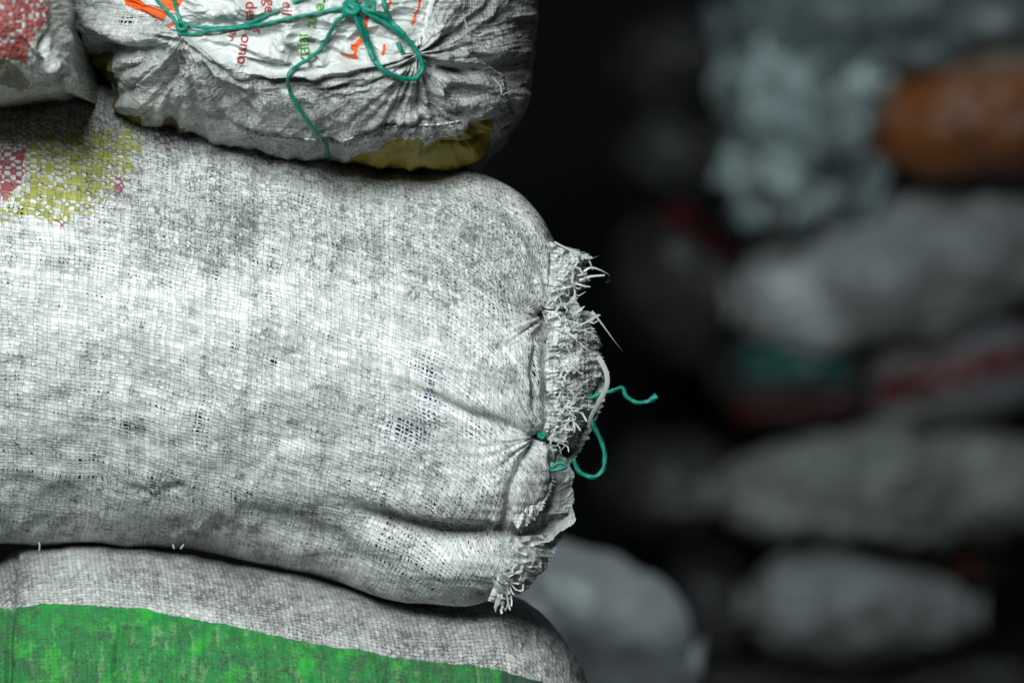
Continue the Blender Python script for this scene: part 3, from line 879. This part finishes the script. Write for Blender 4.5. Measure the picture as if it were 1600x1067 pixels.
# upper hem: stands out beyond the stitching
hemA = [(852, 376), (860, 400), (858, 440), (848, 482)]
hemB = [(880, 384), (908, 392), (924, 402), (914, 420), (921, 436), (912, 452), (900, 462), (892, 484)]
sheet('mouth_hem', M['main'], main, hemA, hemB, 110, 60, lambda u, v: 0.005 - 0.009 * sstep(0, 0.16, v) + 0.022 * v ** 2, lambda x, y, u, v: 6 * ridged(x / 22, y / 16, 401, 3) + 9 * np.sin(v * 3.0) + 10 * noise2(u * 6 + v, v * 1.5, 402), dict(gap=0.12, dirt_shade=0.0), pitch=(6.5, 6))
hemA = [(846, 484), (856, 520), (846, 556), (842, 590), (851, 632), (842, 682)]
hemB = [(896, 488), (914, 500), (936, 528), (934, 560), (941, 585), (926, 612), (930, 640), (908, 672), (900, 702)]
sheet('mouth_hem', M['main'], main, hemA, hemB, 230, 90, lambda u, v: 0.003 - 0.010 * sstep(0, 0.14, v) + 0.030 * v ** 2, lambda x, y, u, v: 6 * ridged(x / 24, y / 16, 411, 3) + 13 * np.sin(v * 2.7) + 12 * noise2(u * 9 + v, v * 1.8, 412) + 2.5 * noise2(x / 5, y / 4, 413), dict(gap=0.12, dirt_shade=-0.05), pitch=(6.5, 6))
# folded inner film behind, lit pale
sheet('inner_film', M['liner'], main, [(848, 462), (850, 480), (852, 505)], [(896, 462), (908, 484), (900, 508)], 60, 40, lambda u, v: 0.012 + 0 * u, lambda x, y, u, v: 5 * ridged(x / 20, y / 12, 427, 2), jagA=0.3)
sheet('inner_film', M['liner'], main, [(880, 480), (885, 520), (900, 600), (895, 660), (880, 730)], [(930, 488), (925, 520), (950, 590), (928, 665), (896, 722)], 160, 50,
      lambda u, v: 0.030 + 0 * u, lambda x, y, u, v: 7 * ridged(x / 30, y / 22, 421, 3) + 8 * np.sin(v * 3.0))
sheet('inner_film', M['liner'], main, [(850, 684), (858, 720), (842, 762), (812, 808)], [(868, 696), (892, 730), (896, 772), (890, 800)], 120, 70,
      lambda u, v: 0.002 + 0.014 * v, lambda x, y, u, v: 5 * ridged(x / 30, y / 22, 431, 3) + 12 * np.sin(v * 2.9) - 13 * np.exp(-((x - 850) / 16) ** 2 - ((y - 788) / 12) ** 2), jagA=0.2)
# hollow of the open mouth and its pale lower rim
sheet('inner_film', M['liner'], main, [(812, 800), (840, 782), (868, 776), (892, 784)], [(806, 846), (838, 850), (868, 838), (900, 812)], 110, 70,
      lambda u, v: 0.014 + 0 * u, lambda x, y, u, v: 4 * ridged(x / 22, y / 18, 441, 3) - 16 * np.sin(v * 3.14) * np.sin(np.clip(u * 3.14, 0, 3.14)) ** .6 + 22 * sstep(0.6, 1, v), jagA=0.25)
sheet('mouth_hem', M['liner'], main, [(790, 838), (784, 870), (775, 905), (762, 938)], [(880, 834), (860, 872), (838, 905), (790, 946)], 140, 90,
      lambda u, v: -0.004 + 0.024 * v ** 1.5, lambda x, y, u, v: 6.5 * ridged((x + y) / 34, (y - x) / 20, 451, 2) + 10 * np.sin(v * 2.6) + 0.8 * noise2(x / 7, y / 7, 453), jagA=0.3)
# woven tongue folded over the lower tie
sheet('woven_tongue', M['main'], main, [(844, 690), (812, 730), (792, 780), (800, 812)], [(852, 690), (866, 740), (850, 790), (812, 832)], 120, 60,
      lambda u, v: -0.012 + 0.0 * u, lambda x, y, u, v: 12 * np.sin(v * 3.14) + 4 * noise2((x + y * .35) / 8, y / 70, 461) + 1.5 * noise2(x / 9, y / 9, 462), dict(gap=0.12, dirt_shade=-0.02), pitch=(7.5, 6.5))

def strand(pts, w, lift=0.0, twist=0.0, y=None, n=22):
    """pts in photo pixels with an optional third value: extra depth in metres towards the viewer"""
    Q = []
    for p in pts:
        yy = (0.012 if y is None else y) - (p[2] if len(p) > 2 else 0)
        Q.append(W(np.array(float(p[0])), np.array(float(p[1])), yy - lift))
    return ribbon(curve(Q, n), w * K, twist=twist)

long_strands = [
    ([(866, 378), (885, 388), (905, 397), (925, 402)], 4.5, 0.6), ([(912, 424), (926, 418), (952, 430), (946, 442), (954, 438)], 5, 1.2), ([(905, 438), (922, 432), (945, 430)], 5.5, 0.4),
    ([(892, 512), (915, 504), (938, 492)], 3.6, 0.5), ([(925, 486), (942, 508), (958, 530), (973, 549)], 4.4, 0.9), ([(886, 516), (910, 516), (930, 524), (941, 541)], 4.2, 0.8),
    ([(934, 556), (946, 578), (949, 598), (942, 616), (931, 636), (923, 652), (920, 668)], 8.5, 0.5), ([(862, 476), (878, 458), (890, 464), (896, 470)], 4, 0.8),
    ([(893, 474), (898, 455), (890, 430)], 4, 0.5), ([(918, 400), (922, 410), (926, 422)], 4.5, 0.6), ([(884, 402), (896, 420), (905, 440)], 4, 0.9),
]
for pts, w, tw in long_strands:
    V, F = strand(pts, w * (0.68 if w < 8 else 0.9), 0.012, tw * 1.6, y=0.004)
    mesh_obj('frayed_strand', V, F, M['strip'], main)

def tuft(cx, cy, n, lmin, lmax, spread, seed, w=(1.5, 3.6), ang=0.0, yb=0.0, aspread=3.14):
    """short broken tapes: straight pieces with sharp kinks"""
    rg = np.random.default_rng(seed); out = []
    for i in range(n):
        x = cx + np.clip(rg.normal(), -1.3, 1.3) * spread[0]; y = cy + np.clip(rg.normal(), -1.5, 1.5) * spread[1]
        a = rg.normal() * aspread + ang
        L = rg.uniform(lmin, lmax); z = rg.uniform(0, 0.004); ww = rg.uniform(*w) * K; k0 = rg.uniform(0.3, 0.8)
        pts = [(x, y, z)]
        for f, da in ((k0, rg.uniform(-1.3, 1.3)), (1 - k0, 0)):
            x += math.cos(a) * L * f; y += math.sin(a) * L * f; z += rg.uniform(-0.002, 0.005)
            pts.append((x, y, z)); a += da
        dens = []
        for p, q in zip(pts[:-1], pts[1:]):
            for t in (0, 0.25, 0.5, 0.75): dens.append([p[m] + (q[m] - p[m]) * t for m in range(3)])
        dens.append(pts[-1])
        Q = np.array([W(np.array(p[0]), np.array(p[1]), yb - p[2]) for p in dens])
        wt = np.full(len(Q), ww); wt[-1] *= 0.4; wt[0] *= 0.8
        V, F = ribbon(Q, wt, nrm=np.array([rg.normal() * 0.5, -1.0, rg.normal() * 0.5]), twist=rg.uniform(-0.9, 0.9), curl=0.05)
        out.append((V, F))
    return out
fr = tuft(890, 425, 16, 10, 30, (14, 20), 1, yb=-0.008, aspread=0.9, w=(1.5, 3.6)) + tuft(882, 470, 14, 12, 34, (12, 14), 2, yb=-0.01, aspread=1.2) + tuft(900, 540, 16, 10, 28, (13, 26), 3, yb=-0.016, aspread=0.9)
fr += tuft(885, 600, 24, 10, 30, (14, 30), 4, yb=-0.018, aspread=0.7) + tuft(880, 655, 22, 10, 30, (13, 18), 5, yb=-0.016) + tuft(868, 697, 8, 10, 24, (8, 8), 6, yb=-0.012)
fr += tuft(816, 882, 9, 10, 26, (14, 20), 7, yb=-0.012, w=(2, 5), ang=2.2, aspread=0.8) + tuft(800, 905, 12, 8, 22, (13, 12), 8, yb=-0.01, w=(2, 5)) + tuft(780, 932, 8, 12, 28, (5, 5), 9, ang=1.5, aspread=0.35, yb=-0.006, w=(2, 5)) + tuft(797, 925, 6, 12, 28, (4, 8), 10, ang=1.5, aspread=0.3, yb=-0.004)
fr += tuft(862, 560, 16, 8, 24, (5, 55), 13, yb=-0.008, aspread=0.4)
V, F = join(fr)
tag(mesh_obj('frayed_edge', V, F, M['strip'], main), kind='stuff')
sm = []
for pts in ([(60, 846), (62, 852), (61, 860)], [(270, 850), (272, 857)], [(282, 857), (287, 850)], [(700, 908), (704, 916), (706, 910)]):
    sm.append(strand(pts, 2.0, 0.0, 0.3, y=0.06, n=8))
for V, F in sm: mesh_obj('loose_thread', V, F, M['strip'], main)

def tw(name, parent, pts, r, y=None, surf=None, lift=0.003, n=None):
    Q = []
    for p in pts:
        yy = (surf(p[0], p[1]) - lift) if surf else y
        if len(p) > 2: yy = yy - p[2]
        Q.append([p[0], p[1], yy])
    C = curve(Q, 12)
    n = n or max(30, int(np.linalg.norm(np.diff(C[:, :2], axis=0), axis=1).sum() / 1.5))
    Q = curve(Q, n)
    P = W(Q[:, 0], Q[:, 1], Q[:, 2])
    V, F = twine_geo(P, r * K)
    return mesh_obj(name, V, F, M['twine'], parent) if name else (V, F)

def knot(name, parent, x, y, yy, r, R, seed=1, turns=3):
    rg = np.random.default_rng(seed); parts = []
    for k in range(turns):
        t = np.linspace(0, 2 * np.pi, 10)
        a = rg.uniform(0, 3); e = rg.uniform(0.45, 0.85)
        pts = np.stack([x + rg.normal() * R * .2 + R * (np.cos(t) * math.cos(a) - e * np.sin(t) * math.sin(a)), y + rg.normal() * R * .2 + R * (np.cos(t) * math.sin(a) + e * np.sin(t) * math.cos(a)),
                        yy - K * R * 0.6 * np.sin(t + a) - 0.001 * k], -1)
        Q = curve(pts, 50)
        parts.append(twine_geo(W(Q[:, 0], Q[:, 1], Q[:, 2]), r * K))
    V, F = join(parts)
    return mesh_obj(name, V, F, M['twine'], parent)

# twine at the mouth of the middle sack
knot('twine_knot', main, 848, 681, -0.012, 2.4, 4.5, 3, 3)
tw('mouth_twine', main, [(862, 732), (870, 724), (880, 724), (884, 730), (872, 733), (860, 735)], 3.0, y=-0.020)
tw('mouth_twine', main, [(896, 716), (903, 734), (918, 744), (934, 743), (944, 728), (944, 704), (936, 682), (927, 664), (922, 650)], 3.8, y=0.012)
tw('mouth_twine', main, [(918, 625), (934, 617), (955, 611), (972, 606), (978, 618), (992, 628), (1010, 628), (1026, 620)], 3.5, y=0.012)
tw('twine_end', main, [(1016, 625), (1020, 623), (1027, 619)], 5.4, y=0.012)

# ------------------------------------------------------------------ twine lacing and print on the upper sack
L = surf_top
def lace(pts, r=3.0, lift=0.0025, name='lacing_twine'): return tw(name, top, pts, r, surf=L, lift=lift)
lace([(236, -12), (252, 8), (268, 26), (280, 42)], 2.8)
lace([(268, -14), (274, 8), (280, 28), (283, 42)], 2.8)
knot('twine_knot', top, 284, 43, L(284, 43) - 0.004, 2.6, 7, 5, 3)
lace([(278, 54), (300, 54), (330, 48), (370, 44), (410, 38), (450, 30), (490, 22), (530, 14), (548, 12)], 2.7, 0.004)
lace([(288, 41), (330, 44), (375, 41), (420, 24), (465, 2), (490, -10)], 2.6, 0.002)
knot('twine_knot', top, 549, 14, L(549, 14) - 0.006, 4.0, 10, 8, 4)
lace([(541, 22), (526, 34), (514, 55), (502, 76), (480, 94), (458, 108), (450, 122), (452, 140), (464, 164), (484, 194), (500, 216), (510, 234), (515, 252)], 3.0, 0.005)
lace([(556, 18), (566, 40), (578, 70), (588, 98), (606, 114), (630, 123), (650, 122), (660, 108), (656, 90), (640, 66), (615, 46), (590, 30), (562, 16)], 3.7, 0.006)
lace([(553, 22), (562, 44), (574, 70), (584, 96)], 3.6, 0.009)
lace([(560, 10), (585, 20), (610, 34), (630, 52)], 3.2, 0.004)
lace([(596, -12), (602, 12), (612, 36), (626, 50), (634, 55)], 3.6, 0.004)
lace([(622, 66), (626, 78), (630, 84)], 3.4, 0.002)
lace([(552, 8), (560, -6), (566, -14)], 3.4, 0.005)
fib = []
for k in range(7):
    x0 = 570 + k * 2.4
    fib.append(tw(None, None, [(x0, -8), (x0 + random.uniform(-1, 2), 4), (x0 + random.uniform(-1, 4), 10 + random.uniform(0, 6))], 1.3, y=L(578, 5) - 0.006, n=20))
V, F = join(fib); mesh_obj('twine_end', V, F, M['twine'], top)

# hem stitching on the upper sack
st = []
path = curve([(396, 210), (440, 215), (490, 218), (525, 222), (560, 212), (600, 200), (650, 196), (690, 194), (722, 188)], 34)
for i in range(0, 33):
    p, q = path[i], path[i + 1]
    m = p * 0.25 + q * 0.75
    pts = [W(np.array(a[0]), np.array(a[1]), L(a[0], a[1]) - 0.0012 - 0.0008 * (j == 1)) for j, a in enumerate((p, (p + m) / 2, m))]
    st.append(ribbon(curve(pts, 6), 2.4 * K))
V, F = join(st); mesh_obj('hem_stitching', V, F, M['strip'], top)
for pts in ([(724, 22), (728, 38), (733, 50), (746, 56), (758, 51), (771, 48)], [(770, 122), (782, 136), (784, 148), (790, 146), (801, 141)]):
    Q = [W(np.array(float(a)), np.array(float(b)), L(a, b) - 0.004) for a, b in pts]
    V, F = ribbon(curve(Q, 24), 2.4 * K, twist=0.8); mesh_obj('loose_thread', V, F, M['strip'], top)

def lettering(txt, cx, cy, size, rot, mat, bold=0.0, sx=1.0):
    """printed letters, each mesh laid on the liner; rot in degrees clockwise in the picture"""
    cu = bpy.data.curves.new('lettering', 'FONT'); cu.body = txt; cu.size = size; cu.offset = bold
    cu.align_x = 'CENTER'; cu.align_y = 'CENTER'; cu.resolution_u = 4
    tmp = bpy.data.objects.new('lettering_source', cu); scene.collection.objects.link(tmp)
    dg = bpy.context.evaluated_depsgraph_get()
    me = bpy.data.meshes.new_from_object(tmp.evaluated_get(dg))
    bpy.data.objects.remove(tmp)
    import bmesh
    bm = bmesh.new(); bm.from_mesh(me)
    bmesh.ops.triangulate(bm, faces=bm.faces[:])
    for _ in range(3):
        es = [e for e in bm.edges if e.calc_length() > 3.2]
        if not es: break
        bmesh.ops.subdivide_edges(bm, edges=es, cuts=1)
        bmesh.ops.triangulate(bm, faces=bm.faces[:])
    a = math.radians(rot); V = []
    for v in bm.verts:
        x, y = v.co.x * sx, -v.co.y
        X = cx + x * math.cos(a) - y * math.sin(a); Yp = cy + x * math.sin(a) + y * math.cos(a)
        V.append(W(np.array(X), np.array(Yp), L(X, Yp) - 0.0007))
    bm.verts.index_update()
    F = [tuple(v.index for v in f.verts) for f in bm.faces]
    bm.free()
    return mesh_obj('printed_lettering', np.array(V), F, mat, top, smooth=False)
lettering('der', 392, 20, 26, 88, M['red'], 0.25)
lettering('ge', 421, 10, 25, 92, M['red'], 0.2)
lettering('ejl', 448, 14, 24, 96, M['red'], 0.2)
lettering('ver', 366, 52, 20, 120, M['red'], 0.2)
lettering('r', 402, 50, 24, 80, M['red'], 0.3)
lettering('omo', 381, 78, 25, 100, M['red'], 0.2)
lettering('re', 503, 6, 26, 100, M['green'], 0.35)
lettering('n:', 490, 36, 26, 98, M['green'], 0.35)
lettering('IEJEL', 475, 73, 20, 86, M['green'], 0.2)

# ================================================================== supporting and background sacks
def far_sack(name, label, mat, px, py, wpx, hpx, depth, rot=0.0, thick=None, seed=1, nu=150, nv=110, sq=2.15, amp=0.03, crumple=0.007, taper=(1, 1), endp=2.6, stripes=None, group=None, droop=0.0, cat='sack', kdist=None):
    """a full pillow-shaped sack standing at its own distance; position given by where its middle is seen"""
    k = K * (D0 + depth) / D0
    cx, cz = (px - 800) * k, (533.5 - py) * k
    hw, hh = wpx * k / 2, hpx * k / 2
    th = (thick or hh * 1.15)
    u = np.linspace(-1, 1, nu); ph = np.linspace(0, 2 * np.pi, nv, endpoint=False)
    u = np.sign(u) * (1 - (1 - np.abs(u)) ** 1.7)
    c, s_ = np.cos(ph), np.sin(ph)
    cc = np.sign(c) * np.abs(c) ** (2 / sq); ss = np.sign(s_) * np.abs(s_) ** (2 / sq)
    prof = (1 - np.abs(u) ** endp) ** (1 / endp)
    tp = np.interp(u, [-1, 1], taper)
    X = u[None] * hw + 0 * ph[:, None]
    Yd = -ss[:, None] * th * prof[None] * tp[None]
    Z = cc[:, None] * hh * prof[None] * tp[None] - droop * hh * (u[None] ** 2)
    P = np.stack([X, Yd, Z], -1)
    a3, b3 = X / 0.09 + seed * 13, (ph[:, None] / 0.55 + 0 * X)
    bb = np.abs(((ph[:, None] / np.pi) % 2) - 1) * 6 + 0 * X      # folded so the seam matches
    h = amp * 0.5 * fbm(a3 * 0.6, bb * 0.7, seed, 3)
    if crumple: h = h + crumple * ridged(a3 * 0.9, bb * 0.9, seed + 5, 3)
    nrm = P / np.array([hw, th, hh]); nrm /= np.linalg.norm(nrm, axis=-1, keepdims=True) + 1e-9
    P = P + nrm * h[..., None] * prof[None, :, None]
    a = math.radians(rot)
    R = np.array([[math.cos(a), 0, -math.sin(a)], [0, 1, 0], [math.sin(a), 0, math.cos(a)]])
    loc = np.array([cx, depth + 0.0, cz])
    P = P @ R.T + loc
    if stripes:
        V_, ink, ic = P, np.zeros(X.shape), np.zeros(X.shape + (3,))
        un = X / hw; vn = Z / hh
        for f, col in stripes:
            m = f(un, vn); ic[m > ink] = col; ink = np.maximum(ink, m)
    else: ink, ic = np.zeros(X.shape), np.zeros(X.shape + (3,))
    e = empty(name, tuple(loc - np.array([0, 0, hh])))
    tag(e, label, cat, group)
    o = mesh_obj('sack_body', P.reshape(-1, 3), grid_faces(nv, nu, wrap=True), mat, e, attrs={'ink': ink}, cols={'inkcol': ic})
    # the gathered ends
    for sgn in (-1, 1):
        n = 26; t = np.linspace(0, 2 * np.pi, n + 1)
        rows = []
        for j, (dx, rr) in enumerate(((-0.03, 0.30), (0.01, 0.22), (0.05, 0.26), (0.09, 0.34))):
            rad_ = rr * (1 + 0.25 * np.sin(5 * t + j) * (j / 3))
            q = np.stack([np.full(n + 1, sgn * (hw + dx * hw)), rad_ * th * 0.35 * np.sin(t), rad_ * hh * np.cos(t) - droop * hh], -1)
            rows.append(q @ R.T + loc)
        Q = np.stack(rows)
        mesh_obj('gathered_end', Q.reshape(-1, 3), grid_faces(4, n + 1), mat, e, attrs={'ink': np.zeros(4 * (n + 1))}, cols={'inkcol': np.zeros((4 * (n + 1), 3))})
    return e

def bg_mat(name, col, dark=0.5, rough=0.4, scale=14, spec=0.5):
    m, nt, bs = new_mat(name)
    tc = nt.nodes.new('ShaderNodeTexCoord'); ob = S(nt, tc.outputs['Object'])
    n, _ = ntex(nt, ob, scale, 5, 0.6); n2, _ = ntex(nt, ob, 3.0, 3, 0.6)
    base = mix(nt, attr(nt, 'ink'), col, attr(nt, 'inkcol', True))
    c = mix(nt, ((n.step(0.38, 0.7) * 0.5 + n2.step(0.4, 0.65) * 0.6) * dark).clamp(), base, (0.05, 0.05, 0.05))
    nt.links.new(c.k, bs.inputs['Base Color']); bs.inputs['Roughness'].default_value = rough
    bs.inputs['Specular IOR Level'].default_value = spec
    wv, _ = ntex(nt, ob, 160, 3, 0.7)
    bn = nt.nodes.new('ShaderNodeBump'); bn.inputs['Strength'].default_value = 0.3; bn.inputs['Distance'].default_value = 0.002
    nt.links.new(wv.k, bn.inputs['Height']); nt.links.new(bn.outputs[0], bs.inputs['Normal'])
    return m
B = {
    'grey': bg_mat('far_grey_cloth', (0.26, 0.265, 0.275)), 'pale': bg_mat('far_pale_cloth', (0.42, 0.43, 0.43), 0.6), 'dim': bg_mat('far_dim_cloth', (0.05, 0.05, 0.052), 0.6),
    'blue': bg_mat('far_blue_grey_film', (0.20, 0.25, 0.26), 0.6, 0.3), 'film': bg_mat('far_glossy_film', (0.62, 0.76, 0.76), 0.85, 0.2, spec=0.9), 'orange': bg_mat('far_orange_cloth', (0.33, 0.105, 0.03), 0.45), 'olive': bg_mat('far_olive_grey_cloth', (0.34, 0.36, 0.31), 0.55),
    'mid': bg_mat('middle_grey_cloth', (0.36, 0.37, 0.375), 0.4), 'behind': bg_mat('behind_olive_cloth', (0.20, 0.18, 0.08), 0.5), 'green': bg_mat('far_green_grey_cloth', (0.07, 0.085, 0.075), 0.5),
}
def band(u0, u1, v0, v1, soft=0.05, tilt=0.0):
    return lambda u, v: sstep(u0 - soft, u0 + soft, u) * sstep(u1 + soft, u1 - soft, u) * sstep(v0 - soft, v0 + soft, v - tilt * u) * sstep(v1 + soft, v1 - soft, v - tilt * u)

# same pile, behind and below
far_sack('sack_behind', 'pale sack showing a sliver behind the laced sack, above the large frayed white sack', B['grey'], 470, 170, 590, 300, 0.62, seed=4, sq=3)
far_sack('olive_sack', 'dark olive sack in the gap between the red checked sack and the laced sack', B['behind'], 20, 115, 380, 190, 0.36, seed=6)
far_sack('supporting_sack', 'plain grey sack at the foot of the near pile, beneath the green banded sack', B['grey'], 330, 1860, 1180, 700, 0.16, seed=9, thick=0.2)

# middle distance, lower right
far_sack('leaning_sack', 'blurred pale grey sack low behind the near pile, just right of the green banded sack', B['mid'], 850, 1015, 450, 330, 2.1, rot=-9, seed=11, sq=2.5, endp=2.8, amp=0.03, crumple=0.002)
far_sack('supporting_sack', 'grey sack on the floor beneath the blurred pale sack', B['grey'], 800, 1270, 560, 260, 2.2, seed=12)

FD = 5.4
G = 'sacks in the far stack'
far_sack('grey_sack', 'long blue grey sack lying uppermost in the far stack', B['blue'], 1410, 12, 560, 200, FD - 0.35, rot=5, seed=21, group=G, amp=0.06)
far_sack('crumpled_bag', 'crumpled pale blue grey film bag left of the orange sack in the far stack', B['film'], 1256, 196, 225, 210, FD - 0.25, seed=23, crumple=0.085, amp=0.12, group=G, sq=2.2, endp=2.2)
far_sack('orange_sack', 'brownish orange sack in the upper part of the far stack', B['orange'], 1578, 172, 465, 196, FD - 0.3, seed=25, rot=8, endp=2.1, group=G, amp=0.03,
         stripes=[(lambda u, v: 0.65 * np.exp(-((u - 0.0) / 0.35) ** 2 - ((v - 0.8) / 0.25) ** 2), (0.45, 0.5, 0.45))])  # pale highlight painted along the top of the orange sack
far_sack('dim_sack', 'dim greenish sack left of and below the crumpled pale bag', B['green'], 1080, 240, 200, 150, FD + 0.3, seed=27, group=G)
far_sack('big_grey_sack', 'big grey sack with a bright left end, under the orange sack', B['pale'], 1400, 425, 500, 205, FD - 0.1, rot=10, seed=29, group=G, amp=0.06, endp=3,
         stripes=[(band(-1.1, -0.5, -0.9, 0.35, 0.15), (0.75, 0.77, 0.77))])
far_sack('red_striped_sack', 'dark sack with a red stripe, left of the big grey sack', B['dim'], 1080, 440, 240, 260, FD + 0.25, rot=-38, seed=31, group=G,
         stripes=[(band(-0.9, 0.9, 0.3, 0.62), (0.10, 0.008, 0.01))])
far_sack('green_patch_sack', 'dark grey sack with a teal green patch and red stripe, under the big grey sack', B['dim'], 1240, 590, 240, 160, FD, seed=33, group=G,
         stripes=[(band(-0.68, 0.6, -0.05, 0.72, 0.12), (0.012, 0.12, 0.10)), (band(-0.8, 0.8, -0.75, -0.38, 0.1), (0.14, 0.015, 0.015))])
far_sack('red_lettered_sack', 'grey sack with a slanting red printed band, right of the teal green patch', B['grey'], 1500, 590, 300, 150, FD, rot=14, seed=35, group=G,
         stripes=[(band(-0.95, 0.95, -0.15, 0.45, 0.2), (0.17, 0.02, 0.02))])
far_sack('olive_grey_sack', 'long olive grey sack below the one with a slanting red band', B['olive'], 1390, 765, 540, 170, FD - 0.15, rot=2, seed=37, group=G, amp=0.07)
far_sack('tapered_sack', 'pale grey sack tapering to the right at the bottom of the far stack', B['pale'], 1345, 950, 350, 165, FD - 0.2, rot=-2, seed=39, group=G, taper=(1.15, 0.6), amp=0.04)
far_sack('small_red_sack', 'small dark sack with a reddish corner, above the right end of the tapering sack', B['dim'], 1500, 875, 150, 90, FD + 0.15, seed=41, group=G, stripes=[(band(-0.2, 0.3, -0.7, 0.7, 0.15), (0.28, 0.05, 0.03))])
far_sack('dim_sack', 'dark sack left of the long olive grey one in the far stack', B['dim'], 1060, 760, 230, 170, FD + 0.3, seed=43, group=G)
far_sack('dim_sack', 'dark sack lying on the floor under the tapering pale sack', B['dim'], 1360, 1065, 560, 80, FD, seed=45, group=G)
far_sack('dim_sack', 'dark sack on the floor left of the tapering pale sack', B['dim'], 1110, 955, 150, 230, FD + 0.3, seed=47, group=G)
far_sack('dim_sack', 'barely lit dark sack at the top left of the far stack', B['dim'], 1060, 100, 190, 150, FD + 0.3, seed=49, group=G)
